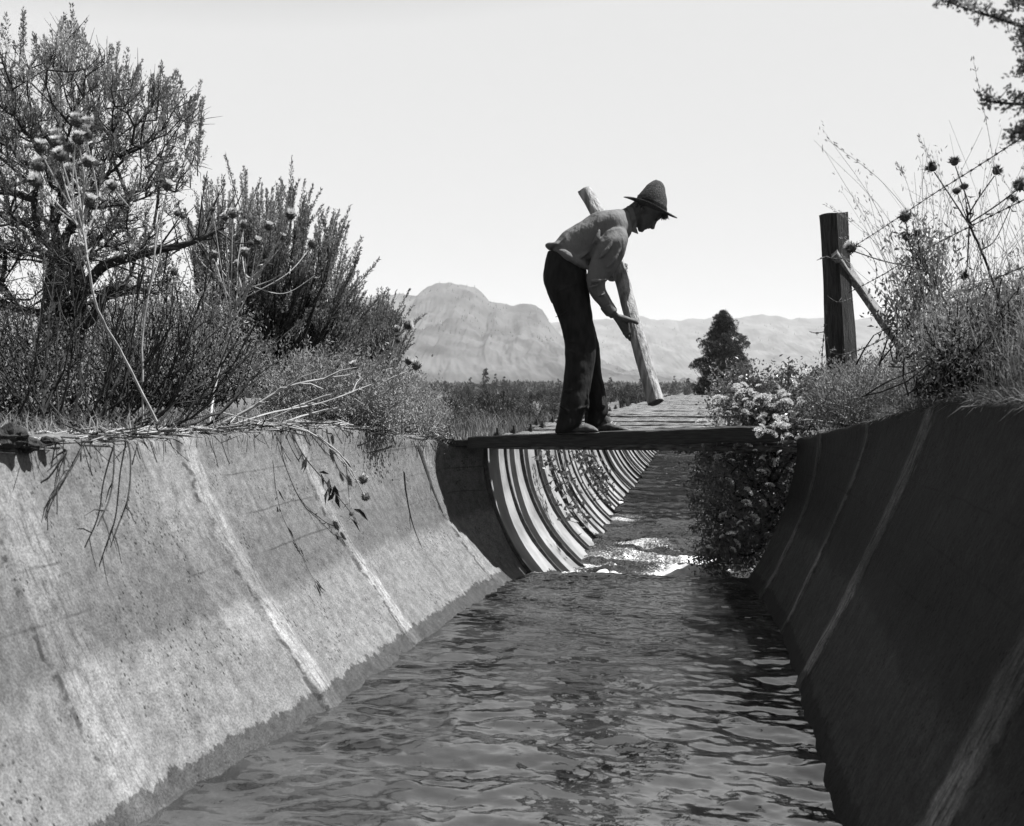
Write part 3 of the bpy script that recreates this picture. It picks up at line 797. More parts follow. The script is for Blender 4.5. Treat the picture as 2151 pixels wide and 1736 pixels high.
def build_person():
    feet = PP(1245, 908, 6.04)
    root = empty("person", feet, "person in tall brimmed hat and dark trousers bending over on the plank with a log", "person")
    g = Geo()
    add_head(g); loft(g, NECK, n=18); add_near_hand(g); add_far_hand(g)
    for r in (NEAR_LEG, FAR_LEG):
        loft(g, r, shrink=.62, n=16, k=2)
    loft(g, PELVIS, shrink=.85, n=18, k=2); loft(g, TORSO, shrink=.84, n=20, k=2)
    loft(g, NEAR_ARM, shrink=.66, n=14, k=2); loft(g, FAR_ARM, shrink=.66, n=14, k=2)
    loft(g, [(470, 860, 555, 834, 5.93, .034), (519, 922, 575, 886, 5.942, .026), (530, 940, 592, 905, 5.948, .024)], shrink=.8, n=14)
    for (d, x0, x1, x2) in ((5.95, 225, 330, 455), (6.13, 440, 520, 655)):   # ankles and feet inside the shoes
        loft(g, [(x0 + 25, 1540, x1 + 30, 1540, d, .04), (x0 + 10, 1600, x1 + 20, 1600, d, .04), (x0 + 8, 1645, x1 + 45, 1640, d, .035)], n=12, k=2, shrink=.8)
    body = g.build("body", M_skin, root, smooth=True)
    remesh(body, .003, 1)
    # eyes: small dark glints under the brow
    for sg in (-1, 1):
        e = Geo(); c = PP(*C5(1355, 1196), 6.04 + sg * .034)
        th = np.linspace(0, np.pi, 8)
        e.rings(np.array([[c + .0095 * np.array([math.sin(t) * math.cos(a), math.sin(t) * math.sin(a), math.cos(t)]) for a in np.linspace(0, 2 * np.pi, 12, endpoint=False)] for t in th[1:-1]]))
        e.build("eye", M_hair, root, smooth=True)
    # trousers
    g = Geo()
    loft(g, NEAR_LEG, n=26); loft(g, FAR_LEG, n=26); loft(g, PELVIS, n=28)
    # knee and hem folds
    for x0, y0, x1, y1, d, r in ((215, 1490, 330, 1540, 5.875, .012), (330, 1540, 400, 1500, 5.88, .010), (240, 1400, 330, 1370, 5.88, .010), (250, 1130, 400, 1180, 5.885, .005), (235, 1060, 380, 1110, 5.88, .005), (190, 930, 330, 860, 5.875, .007), (160, 780, 320, 720, 5.88, .006), (430, 1520, 505, 1490, 6.055, .011), (322, 1515, 345, 1590, 5.868, .010), (318, 1520, 398, 1486, 5.868, .009), (400, 1380, 392, 1560, 5.90, .008)):
        tubeP(g, [(x0, y0, d), ((x0 + x1) / 2, (y0 + y1) / 2 + 6, d - .006), (x1, y1, d)], [r * .6, r, r * .5], C4, 8)
    tr = g.build("trousers", M_trouser, root, smooth=True)
    remesh(tr, .0055, 4, [(.14, .014, 1), (.05, .004, 1)])
    # shirt with the loose tail bulging over the waistband
    g = Geo()
    loft(g, TORSO, n=34, sq=2.6); loft(g, NEAR_ARM, n=30, cap=True, sq=2.4); loft(g, FAR_ARM[:-1], n=24)
    loft(g, [(133, 470, 140, 492, 6.03, .03), (150, 462, 160, 505, 6.03, .07), (180, 462, 205, 510, 6.03, .11), (225, 440, 250, 560, 6.03, .13)], n=20)
    loft(g, [(200, 505, 215, 530, 5.93, .03), (240, 500, 262, 580, 5.92, .05), (300, 520, 322, 614, 5.915, .05), (370, 560, 385, 632, 5.92, .03)], n=14)
    for x0, y0, x1, y1, d, r in ((215, 470, 290, 380, 5.92, .012), (260, 500, 380, 420, 5.90, .013), (300, 560, 400, 520, 5.89, .012), (280, 395, 420, 330, 5.93, .010), (400, 745, 470, 715, 5.83, .010), (410, 700, 520, 690, 5.81, .011), (440, 800, 520, 770, 5.85, .008), (470, 560, 560, 430, 5.80, .012), (520, 620, 600, 500, 5.81, .010), (480, 370, 560, 310, 5.90, .012), (520, 400, 610, 390, 5.86, .010), (560, 290, 600, 330, 5.90, .010), (425, 470, 470, 380, 5.85, .014)):
        tubeP(g, [(x0, y0, d), ((x0 + x1) / 2 + 8, (y0 + y1) / 2 + 4, d - .008), (x1, y1, d)], [r * .5, r, r * .4], C4, 8)
    sh = g.build("shirt", M_shirt, root, smooth=True)
    remesh(sh, .0055, 4, [(.10, .015, 1)])
    # collar standing round the neck with its points hanging down
    g = Geo()
    loft(g, [(628, 890, 712, 1545, 6.04, .086), (655, 868, 745, 1500, 6.04, .080), (700, 862, 800, 1440, 6.04, .076), (742, 872, 868, 1385, 6.04, .072)], C5, 30, 3, cap=False)
    for sg in (-1, 1):
        g.add([PP(*C5(x, y), 6.04 + sg * dd) for x, y, dd in ((742, 1475, .060), (868, 1180, .070), (872, 1375, .050), (916, 1540, .030), (740, 1250, .082))] + [PP(*C5(x, y), 6.04 + sg * dd) for x, y, dd in ((742, 1475, .054), (868, 1180, .064), (872, 1375, .044), (916, 1536, .026), (740, 1250, .076))],
              [(0, 3, 2, 1), (0, 1, 4, 4), (5, 6, 7, 8), (5, 9, 6, 6), (0, 5, 8, 3), (3, 8, 7, 2), (2, 7, 6, 1), (1, 6, 9, 4), (4, 9, 5, 0)])
    co = g.build("collar", M_shirt, root, smooth=False)
    # cuff
    g = Geo()
    loft(g, [(474, 874, 556, 838, 5.926, .052), (494, 902, 570, 862, 5.934, .051), (518, 928, 585, 886, 5.942, .050)], n=30, cap=False)
    remesh(g.build("cuff", M_shirt, root, smooth=True), .005, 2)
    # hair
    g = Geo()
    loft(g, [(800, 790, 960, 860, 6.04, .060), (760, 850, 940, 960, 6.04, .058), (745, 900, 880, 1010, 6.04, .05), (742, 950, 820, 1040, 6.04, .04)], C5, 18, 3)
    loft(g, [(900, 600, 1560, 1010, 6.04, .080), (880, 670, 1530, 1050, 6.04, .081), (850, 740, 1300, 960, 6.04, .079), (830, 800, 1120, 930, 6.04, .074)], C5, 22, 3)
    r2 = np.random.default_rng(3)
    for i in range(70):
        x, y = 1490 + r2.uniform(0, 120), 1050 + r2.uniform(-10, 25); d = 6.04 + r2.uniform(-.05, .02)
        tubeP(g, [(x, y, d), (x + r2.normal(0, 14), y + 55, d), (x + r2.normal(-8, 26), y + 90 + r2.uniform(-20, 60), d)], [.003, .0025, .001], C5, 4)
    g.build("hair", M_hair, root, smooth=True)
    # hat: crown, rolled brim, band
    g = Geo()
    loft(g, [(838, 760, 1592, 1050, 6.04, .093), (868, 690, 1598, 962, 6.04, .096), (905, 610, 1602, 880, 6.04, .095), (985, 500, 1600, 760, 6.04, .090), (1060, 415, 1590, 640, 6.04, .082), (1130, 345, 1555, 470, 6.04, .070), (1200, 295, 1505, 350, 6.04, .054), (1262, 264, 1440, 285, 6.04, .034), (1310, 254, 1380, 258, 6.04, .014)], C5, 34, 4)
    cr = g.build("hat", M_hat, root, smooth=True)
    tx = bpy.data.textures.new("dents", 'CLOUDS'); tx.noise_scale = .07
    dm = cr.modifiers.new("dents", 'DISPLACE'); dm.texture = tx; dm.strength = .012; dm.mid_level = .5; dm.texture_coords = 'LOCAL'
    g = Geo()
    nth = 48; th = np.linspace(0, 2 * np.pi, nth, endpoint=False)
    c0 = np.array([1210, 905]); a0 = np.array([372, 150]); c1 = np.array([1205, 902]); a1 = np.array([635, 262])
    up = np.array([.347, -.938])
    rings_ = []
    def ring(f, lift):
        out = []
        for t in th:
            ct, st = math.cos(t), math.sin(t)
            cc = c0 * (1 - f) + c1 * f; aa = a0 * (1 - f) + a1 * f
            x = cc + aa * ct
            x = x + st * st * f * np.array([28, -92]) + ct * ct * f * (1 - f) * np.array([0, 50 if ct > 0 else -30]) + up * (lift + 14 * f * math.sin(3 * t + 1))
            w = .094 * (1 - f) + .158 * f
            out.append(PP(*C5(*x), 6.04 + w * st))
        return np.array(out)
    fs = [0, .2, .4, .6, .8, 1.0]
    top = [ring(f, 9) for f in fs]; bot = [ring(f, -9) for f in fs[::-1]]
    edge = [ring(1.02, 1)]
    R = np.array(top + edge + bot)
    g.rings(R, caps=False)
    g.build("brim", M_hat, cr, smooth=True)
    g = Geo()
    loft(g, [(850, 726, 1599, 1000, 6.04, .0985), (872, 676, 1602, 944, 6.04, .0980)], C5, 34, 2, cap=False)
    g.build("hat_band", M_trouser, cr, smooth=True)
    # shoes
    for (d, rows, sole) in (
        (5.945, [(205, 1664, 210, 1625, 0, .030), (235, 1664, 238, 1600, 0, .038), (290, 1664, 300, 1585, 0, .040), (335, 1663, 345, 1592, 0, .041), (370, 1662, 378, 1597, 0, .043), (405, 1661, 410, 1608, 0, .045), (435, 1660, 438, 1622, 0, .042), (456, 1659, 458, 1637, 0, .032)], (200, 470)),
        (6.13, [(430, 1655, 434, 1610, 0, .030), (460, 1655, 464, 1590, 0, .038), (500, 1655, 512, 1578, 0, .040), (540, 1655, 548, 1592, 0, .041), (580, 1655, 585, 1608, 0, .043), (615, 1654, 618, 1620, 0, .042), (645, 1653, 648, 1632, 0, .034), (658, 1652, 659, 1640, 0, .022)], (425, 668))):
        g = Geo()
        loft(g, [(a, b, c_, e, d, w) for a, b, c_, e, _, w in rows], n=20, k=3)
        s = g.build("shoe", M_shoe, root, smooth=True)
        remesh(s, .004, 2, [(.03, .004, 2)])
        g = Geo()
        y0 = 1662 if d < 6 else 1655
        loft(g, [(sole[0] - 2, y0 - 6, sole[0] + 2, y0 + 5, d, .030), (sole[0] + 40, y0 - 6, sole[0] + 40, y0 + 5, d, .040), (sole[1] - 90, y0 - 6, sole[1] - 90, y0 + 4, d, .046), (sole[1] - 25, y0 - 7, sole[1] - 25, y0 + 3, d, .040), (sole[1], y0 - 8, sole[1] + 1, y0 + 1, d, .022)], n=14, k=2)
        g.build("sole", M_sole, s, smooth=True)
        # lace and tongue
        g = Geo()
        xs = (350, 372, 394) if d < 6 else (525, 548, 572)
        for q, x in enumerate(xs):
            yy = (1592 + q * 8) if d < 6 else (1580 + q * 9)
            tubeP(g, [(x - 8, yy + 14, d - .036), (x, yy, d - .012), (x + 4, yy + 1, d + .015)], [.003, .003, .003], C4, 5)
        g.build("lace", M_stem, s)
    # ankle cloth showing on the far foot
    g = Geo()
    loft(g, [(445, 1560, 525, 1545, 6.13, .040), (460, 1590, 545, 1572, 6.13, .038), (470, 1620, 556, 1598, 6.13, .036)], n=16)
    g.build("sock", M_shoe, root, smooth=True)
    return root
build_person()

# ------------------------------------------------------------------ the log
def build_log():
    A = PP(*C4(826, 1468), 5.90); B = PP(*C4(377, 132), 6.39)
    T = nrm(B - A); X = nrm(np.cross(T, [0, 1, 0])); Y = np.cross(T, X)
    m, n = 150, 48
    th = np.linspace(0, 2 * np.pi, n, endpoint=False)
    f = np.linspace(0, 1, m)
    Ft, Th = np.meshgrid(f, th, indexing='ij')
    r = .0425 + .003 * np.sin(Ft * 5 + 1) + .0036 * fbm(Ft * 6, np.cos(Th) * 1.2, np.sin(Th) * 1.2, 91, 3)
    r = r + .0022 * fbm(Ft * 5, np.cos(Th) * 9, np.sin(Th) * 9, 93, 3)
    # long drying cracks
    r = r - .006 * np.exp(-((Th - 2.2 - .35 * Ft - .05 * noise(Ft * 9, 1, 0, 4)) / .035) ** 2) * sstep(.02, .2, Ft) * (1 - sstep(.7, .8, Ft))
    r = r - .004 * np.exp(-((Th - 4.4 + .2 * Ft - .06 * noise(Ft * 11, 3, 0, 4)) / .03) ** 2) * sstep(.3, .4, Ft)
    for (kf, kt) in ((.13, .4), (.34, 5.9), (.57, .2), (.63, 5.2), (.9, 1.2)):    # knots
        dth = np.angle(np.exp(1j * (Th - kt)))
        r = r + .006 * np.exp(-((Ft - kf) / .011) ** 2 - (dth / .22) ** 2) - .004 * np.exp(-((Ft - kf) / .004) ** 2 - (dth / .08) ** 2)
    # axe-cut, slightly ragged top
    r = r * (1 - .10 * sstep(.975, 1, Ft) * (noise(Th * 1.5, 2, 0, 8) * .5 + .6)) * (1 + .06 * np.exp(-((1 - Ft) / .02) ** 2))
    bow = 0
    cl = smooth_rows(np.array([PP(*C4(x, y), d) for x, y, d in ((826, 1468, 5.90), (694, 1000, 6.05), (600, 650, 6.20), (497, 350, 6.31), (377, 132, 6.39))]), 12)
    sa = np.concatenate([[0], np.cumsum(np.linalg.norm(np.diff(cl, axis=0), axis=1))]); sa /= sa[-1]
    CL = np.stack([np.interp(f, sa, cl[:, i]) for i in range(3)], -1)
    V = CL[:, None, :] + (r * np.cos(Th) + bow)[..., None] * X + (r * np.sin(Th))[..., None] * Y
    V[-1] += (T * .018) * noise(np.cos(th) * 1.4, np.sin(th) * 1.4, 0, 77)[:, None]
    g = Geo(); g.rings(V, caps=False)
    ob_loc = (A + B) / 2
    root = empty("log", ob_loc, "pale peeled log with a dark sawn lower end, held slanting under the person's arm", "log")
    o = g.build("bark_face", M_log, root, smooth=True)
    g = Geo()
    for R, s in ((V[0], -1), (V[-1], 1)):
        g = Geo(); c = R.mean(0); rr = [R, c + (R - c) * .93 + T * s * .004, c + (R - c) * .6 + T * s * .001, c + (R - c) * .25 + T * s * .004]
        if s < 0: rr = rr[::-1]
        g.rings(np.array(rr), caps=True)
        g.build("cut_end", M_logend, root, smooth=False)
    for (kf, a) in ((.60, .1), (.655, 6.1)):
        c = CL[int(kf * 149)] + (X * math.cos(a) + Y * math.sin(a)) * .04
        q = nrm(X * math.cos(a) + Y * math.sin(a) + T * .8)
        g = Geo(); g.tube([c, c + q * .012, c + q * .020], [.009, .008, .004], 8)
        g.build("branch_stub", M_logend, root, smooth=True)
    return root
build_log()
# ------------------------------------------------------------------ plants
def grow(targets, trunk, r, step=.12, jit=.02, lift=0.0, greedy=.25):
    """join scattered targets to the nearest limb; returns nodes, parents, tips"""
    nodes = [np.asarray(p, float) for p in trunk]
    par = [-1] + list(range(len(trunk) - 1))
    pl = [0.0]
    for i in range(1, len(nodes)): pl.append(pl[-1] + float(np.linalg.norm(nodes[i] - nodes[i - 1])))
    cap = 60000
    arr = np.zeros((cap, 3)); arr[:len(nodes)] = nodes
    plen = np.zeros(cap); plen[:len(pl)] = pl
    n = len(nodes); parent = list(par); tips = []
    order = np.argsort(np.linalg.norm(targets - nodes[0], axis=1))
    for ti in order:
        t = targets[ti]
        dv = t - arr[:n]
        dist = np.linalg.norm(dv, axis=1)
        cost = dist + greedy * plen[:n] + .35 * np.maximum(0, -dv[:, 2])
        j = int(np.argmin(cost))
        k = max(1, int(math.ceil(dist[j] / step)))
        a = arr[j].copy(); prev = j
        off = r.normal(size=3) * jit * dist[j] * 3
        for q in range(1, k + 1):
            f = q / k
            p = a + (t - a) * f + off * math.sin(f * math.pi) + np.array([0, 0, -lift * dist[j] * math.sin(f * math.pi)])
            if q < k: p = p + r.normal(size=3) * jit * step * 2
            arr[n] = p; plen[n] = plen[prev] + np.linalg.norm(p - arr[prev]); parent.append(prev); prev = n; n += 1
        tips.append(n - 1)
    return arr[:n].copy(), np.array(parent), tips

def limb_geo(g, nodes, parent, tips, r_tip, expo=.42, n=5, rmax=1.0, mi=0, twist=0):
    cnt = np.zeros(len(nodes))
    for t in tips: cnt[t] += 1
    for i in range(len(nodes) - 1, 0, -1):
        cnt[parent[i]] += cnt[i] if parent[i] >= 0 else 0
    rad = np.minimum(r_tip * np.maximum(cnt, 1) ** expo, rmax)
    i = np.arange(1, len(nodes)); p = parent[1:]
    ok = p >= 0; i = i[ok]; p = p[ok]
    big = rad[i] > rmax * .25
    g.cones(nodes[p][~big], nodes[i][~big], rad[p][~big] * .98, rad[i][~big], 4, mi)
    g.cones(nodes[p][big], nodes[i][big], rad[p][big], rad[i][big], 8, mi)
    return rad

def in_poly(x, y, poly):
    poly = np.asarray(poly, float); c = np.zeros(len(x), bool); j = len(poly) - 1
    for i in range(len(poly)):
        xi, yi = poly[i]; xj, yj = poly[j]
        c ^= ((yi > y) != (yj > y)) & (x < (xj - xi) * (y - yi) / (yj - yi + 1e-9) + xi); j = i
    return c

def sample_poly(poly, n, d, dd, r):
    poly = np.asarray(poly, float)
    lo, hi = poly.min(0), poly.max(0); out = []
    while len(out) < n:
        x = r.uniform(lo[0], hi[0], n * 3); y = r.uniform(lo[1], hi[1], n * 3)
        k = in_poly(x, y, poly)
        for a, b in zip(x[k], y[k]):
            out.append(P(a, b, d + r.uniform(-dd, dd)))
            if len(out) >= n: break
    return np.array(out)

def plume(gl, gw, base, dirn, length, r, leaf=(.013, .0045), dens=520, spread=.10, side=5):
    """upright flowering spike: thin axis, short side sprigs, tiny leaves"""
    dirn = nrm(dirn)
    m = int(dens * length)
    bendv = r.normal(size=3) * .06 * length
    def axis(t): return base + dirn * length * t[:, None] + bendv * (t[:, None] ** 2)
    gw.tube(axis(np.linspace(0, 1, 4)), [.0028, .0022, .0016, .0008], 4, False)
    ts = np.sort(r.uniform(.15, 1, m))
    prof = spread * length * (1.05 - ts) ** .7 * r.uniform(.2, 1, m)
    a = r.uniform(0, 2 * np.pi, m)
    X = nrm(np.cross(dirn, [.3, .9, .2])); Y = np.cross(dirn, X)
    rad = np.cos(a)[:, None] * X + np.sin(a)[:, None] * Y
    p = axis(ts) + rad * prof[:, None]
    d = nrm(dirn + rad * .45 + r.normal(size=(m, 3)) * .3)
    gl.leaves(p, d, r.uniform(.6, 1.3, m) * leaf[0], leaf[1] * r.uniform(.7, 1.3, m), r)

def tint_noise_leaf(): pass

# ---- big old sagebrush at the left
def big_sage():
    r = np.random.default_rng(11)
    D = 4.9
    root = empty("sagebrush", P(120, 870, D), "tall open sagebrush with a thick dark trunk, tallest plant at the left", "sagebrush")
    crown = [(-260, 140), (-120, 60), (10, 95), (60, 130), (140, 85), (170, 140), (240, 130), (300, 175), (345, 205), (400, 240), (418, 285), (385, 320), (412, 345), (370, 400), (380, 470), (350, 540), (380, 600), (300, 640), (200, 610), (120, 640), (-60, 660), (-240, 620), (-320, 400)]
    inner = [(-160, 250), (60, 200), (200, 220), (300, 300), (330, 420), (260, 520), (100, 560), (-100, 520)]
    T = sample_poly(crown, 620, D, .55, r)
    T = np.vstack([T, sample_poly(inner, 160, D, .3, r)])
    # the long low arm that reaches right and the broken stub
    arm = [P(210, 565, D - .1), P(260, 545, D - .15), P(320, 528, D - .2), P(385, 515, D - .25), P(430, 498, D - .25), P(470, 478, D - .25)]
    trunk = [P(118, 900, D), P(116, 800, D), P(122, 720, D), P(128, 650, D), P(130, 590, D), P(126, 530, D - .02), P(112, 470, D), P(140, 430, D)]
    nodes, par, tips = grow(T, trunk, r, step=.13, jit=.022, lift=.04, greedy=.30)
    gw, gl = Geo(), Geo()
    rad = limb_geo(gw, nodes, par, tips, .0022, .43, rmax=.055)
    # second stem, low arm, stubs
    gw.tube(smooth_rows([P(150, 905, D + .1), P(150, 780, D + .1), P(160, 690, D + .08), P(165, 600, D + .05), P(150, 520, D)], 4), np.interp(np.linspace(0, 1, 17), [0, 1], [.05, .03]), 9)
    gw.tube(smooth_rows([P(90, 905, D - .1), P(92, 760, D - .1), P(104, 640, D - .08), P(112, 560, D - .05)], 4), np.interp(np.linspace(0, 1, 13), [0, 1], [.045, .030]), 9)
    gw.tube(smooth_rows([P(150, 640, D)] + arm, 4), np.interp(np.linspace(0, 1, 25), [0, .1, .6, 1], [.035, .024, .016, .006]), 8)
    gw.tube(smooth_rows([P(150, 700, D), P(200, 660, D - .05), P(225, 612, D - .1), P(290, 606, D - .15), P(330, 618, D - .15)], 4), np.interp(np.linspace(0, 1, 17), [0, .5, 1], [.03, .022, .006]), 8)
    # twigs off the arm
    for q in range(34):
        f = r.uniform(.1, 1); pts = smooth_rows(arm, 6); a = pts[int(f * (len(pts) - 1))]
        d = nrm([r.uniform(-.2, 1), r.normal() * .5, r.uniform(-.5, 1)]); l = r.uniform(.06, .30)
        mid = a + d * l * .5 + r.normal(size=3) * .015
        gw.tube([a, mid, a + d * l], [.005, .0035, .0014], 4, False)
    # bare fine twigs
    idx = r.choice(np.arange(len(nodes)), 4200)
    q0 = nodes[idx]; out = nrm(q0 - P(120, 480, D)); dq = nrm(out * .5 + r.normal(size=(4200, 3)) * .6 + [0, 0, .6])
    l = r.uniform(.05, .17, 4200)[:, None]
    mid = q0 + dq * l * .5 + r.normal(size=(4200, 3)) * .008
    gw.cones(q0, mid, .0022, .0016, 3); gw.cones(mid, q0 + dq * l, .0016, .0006, 3)
    # short leafy sprigs at tips and along limbs, tall plumes on the outside
    ctr = P(110, 520, D)
    for t in tips:
        b = nodes[t]; o = nrm(b - ctr)
        rel = np.linalg.norm((b - ctr)[[0, 2]])
        up = np.array([0, 0, 1.0])
        if r.random() < .16: continue
        for q in range(3 if rel > .5 else 2):
            d = nrm(up * 1.1 + o * .55 + r.normal(size=3) * .22)
            ln = r.uniform(.05, .13) * (1.25 if rel > .7 else .85)
            plume(gl, SINK, b + r.normal(size=3) * .02, d, ln, r, (.014, .0050), 620, .14)
    # clear single plumes along the skyline
    for x, y, l in ((40, 118, .26), (48, 95, .20), (140, 165, .27), (147, 140, .22), (125, 160, .16), (240, 175, .22), (255, 205, .20), (190, 180, .15), (88, 190, .14), (352, 232, .20), (395, 265, .25), (388, 285, .20), (415, 300, .24), (418, 325, .20), (422, 250, .14), (400, 375, .16), (415, 350, .14), (60, 205, .16), (10, 190, .18), (312, 200, .14), (218, 190, .13), (275, 225, .14)):
        b = P(x, y + 20, D + r.uniform(-.2, .2))
        plume(gl, gw_sky, b, [r.uniform(-.05, .16), 0, 1], l, r, (.015, .0055), 620, .085)
    i = r.choice(np.arange(len(trunk), len(nodes)), 17000)
    p = nodes[i] + r.normal(size=(len(i), 3)) * .042
    gl.leaves(p, np.array([0, 0, .8]) + r.normal(size=(len(i), 3)) * .6, r.uniform(.009, .017, len(i)), .0046, r)
    o = gl.build("foliage", M_sage, root)
    gw.v += gw_sky.v; gw.f += [f + gw.n for f in gw_sky.f]; gw.mi += gw_sky.mi; gw.n += gw_sky.n
    gw.build("branches", M_bark, root, smooth=True)

SINK = Geo(); gw_sky = Geo(); gw2 = None
big_sage()

# ---- fan-shaped sagebrush with feathery plumes
def fan_sage(base, tips_def, D, label, seed, dens=560, spread=.052, group=None, fill=0, fillpoly=None, mat_=None, nfan=6):
    r = np.random.default_rng(seed)
    root = empty("sagebrush", base, label, "sagebrush", group)
    gw, gl = Geo(), Geo()
    for (tx, ty, ln) in tips_def:
        for q in range(nfan):
            d = D + r.uniform(-.45, .45)
            tip = P(tx + r.normal(0, 5), ty + abs(r.normal(0, 34)) * (q > 0), d)
            dirn = nrm(tip - (base + [0, (d - D) * .6, -.25]) + np.array([0, 0, .55]))
            L_ = ln * r.uniform(.75, 1.1)
            st = tip - dirn * L_
            v = st - base
            mid = base + v * .5 + np.array([v[0] * .12, 0, -.10 * abs(v[0])]) + r.normal(size=3) * .03
            pts = smooth_rows([base + r.normal(size=3) * [.06, .1, .02], mid, st, st + dirn * L_ * .4], 4)
            gw.tube(pts, np.interp(np.linspace(0, 1, len(pts)), [0, 1], [r.uniform(.008, .016), .0026]), 5, False)
            plume(gl, gw, st, dirn, L_, r, (.0135, .0050), dens, spread)
            for e in range(5):     # side plumes leaving the limb lower down
                k = int(r.uniform(.3, .95) * (len(pts) - 1)); b = pts[k]
                dd = nrm(dirn + r.normal(size=3) * .28 + np.array([0, 0, .25]))
                l2 = r.uniform(.12, .30)
                gw.tube([b, b + dd * l2 * .5], [.0028, .0018], 4, False)
                plume(gl, gw, b + dd * l2 * .3, dd, l2, r, (.016, .006), dens * .8, spread * 1.2)
    if fill:
        T = sample_poly(fillpoly, fill, D, .5, r)
        for b in T:
            d = nrm(nrm(b - base) * .6 + np.array([0, 0, .9]) + r.normal(size=3) * .3)
            plume(gl, gw, b, d, r.uniform(.10, .22), r, (.017, .0065), dens * .8, spread * 1.6)
    gw.build("branches", M_bark, root, smooth=False)
    gl.build("foliage", mat_ or M_sage, root)
    return root

fan_sage(P(520, 800, 6.3), [(432, 372, .55), (455, 375, .42), (480, 395, .45), (515, 352, .60), (525, 372, .4), (545, 385, .45), (562, 398, .5), (575, 415, .4), (600, 376, .55), (618, 385, .4), (640, 382, .55), (662, 430, .5), (684, 432, .6), (694, 455, .4), (712, 470, .55), (724, 442, .5), (735, 535, .45), (750, 500, .6), (752, 545, .45), (755, 590, .4), (760, 640, .35), (765, 620, .4), (400, 460, .4), (410, 420, .45), (500, 450, .4), (590, 470, .35), (640, 520, .4)],
         6.3, "broad fan-shaped sagebrush with dense feathery plumes behind the thistles", 21, fill=130, nfan=5,
         fillpoly=[(350, 600), (430, 580), (560, 640), (690, 620), (760, 680), (760, 760), (640, 800), (420, 800), (330, 700)])
fan_sage(P(720, 815, 6.7), [(775, 640, .35), (795, 628, .35), (808, 625, .4), (815, 640, .3), (826, 655, .3), (838, 668, .35), (835, 700, .3), (785, 690, .3), (760, 700, .25)],
         6.7, "small low sagebrush lobe leaning right in front of the mountain", 22, dens=600, spread=.055, nfan=6)

# ---- nearer scrub filling the bank below the two sagebrushes
def scrub(name, label, cat, poly, D, dd, n, seed, leaf, mats, twigs=0, leafdir=(0, 0, .6), base=None, clump=.0, group=None, stems=0):
    r = np.random.default_rng(seed)
    b = base if base is not None else P(np.mean([p[0] for p in poly]), max(p[1] for p in poly), D)
    root = empty(name, b, label, cat, group)
    gw, gl = Geo(), Geo()
    C = sample_poly(poly, max(8, n // 45), D, dd, r)
    ci = r.integers(0, len(C), n)
    p = C[ci] + r.normal(size=(n, 3)) * np.array([.055, .055, .05])
    d = np.array(leafdir) + r.normal(size=(n, 3)) * .55
    gl.leaves(p, d, r.uniform(.6, 1.4, n) * leaf[0], leaf[1] * r.uniform(.7, 1.3, n), r, bend=.12)
    # stems from the base to the clumps
    for c in C[:stems or len(C)]:
        q = b + r.normal(size=3) * [.14, .14, .01]; q[0] = q[0] * .5 + c[0] * .5 + r.normal() * .05
        q[2] = min(q[2], c[2])
        mid = (q + c) / 2 + r.normal(size=3) * .03
        gw.tube(smooth_rows([q, mid, c, c + nrm(c - q) * .06], 2), np.linspace(.004, .0012, 7), 4, False)
    gw.build("stems", mats[1], root); gl.build("foliage", mats[0], root)
    return root

scrub("brush", "tangled grey undergrowth brush between the trunk and the fan-shaped sagebrush", "brush",
      [(170, 640), (300, 600), (420, 600), (520, 680), (560, 790), (420, 850), (220, 850), (150, 760)], 5.3, .4, 20000, 31, (.016, .006), (M_sage2, M_twig))
scrub("brush", "low leafy brush at the far left behind the dark trunk", "brush",
      [(-60, 680), (60, 640), (150, 700), (180, 800), (120, 880), (-60, 890)], 4.6, .3, 11000, 32, (.016, .007), (M_sage, M_twig))
scrub("weed_clump", "bright leafy weeds at the foot of the fan-shaped sagebrush", "weeds",
      [(560, 790), (640, 760), (760, 765), (850, 770), (870, 850), (830, 900), (700, 900), (560, 880)], 5.6, .35, 15000, 33, (.022, .009), (M_sage2, M_stem))
scrub("weed_clump", "soft low weeds on the wall edge left of the plank", "weeds",
      [(790, 830), (860, 800), (920, 850), (950, 895), (920, 918), (850, 920), (770, 900)], 6.3, .35, 11000, 34, (.016, .0055), (M_sage2, M_stem))

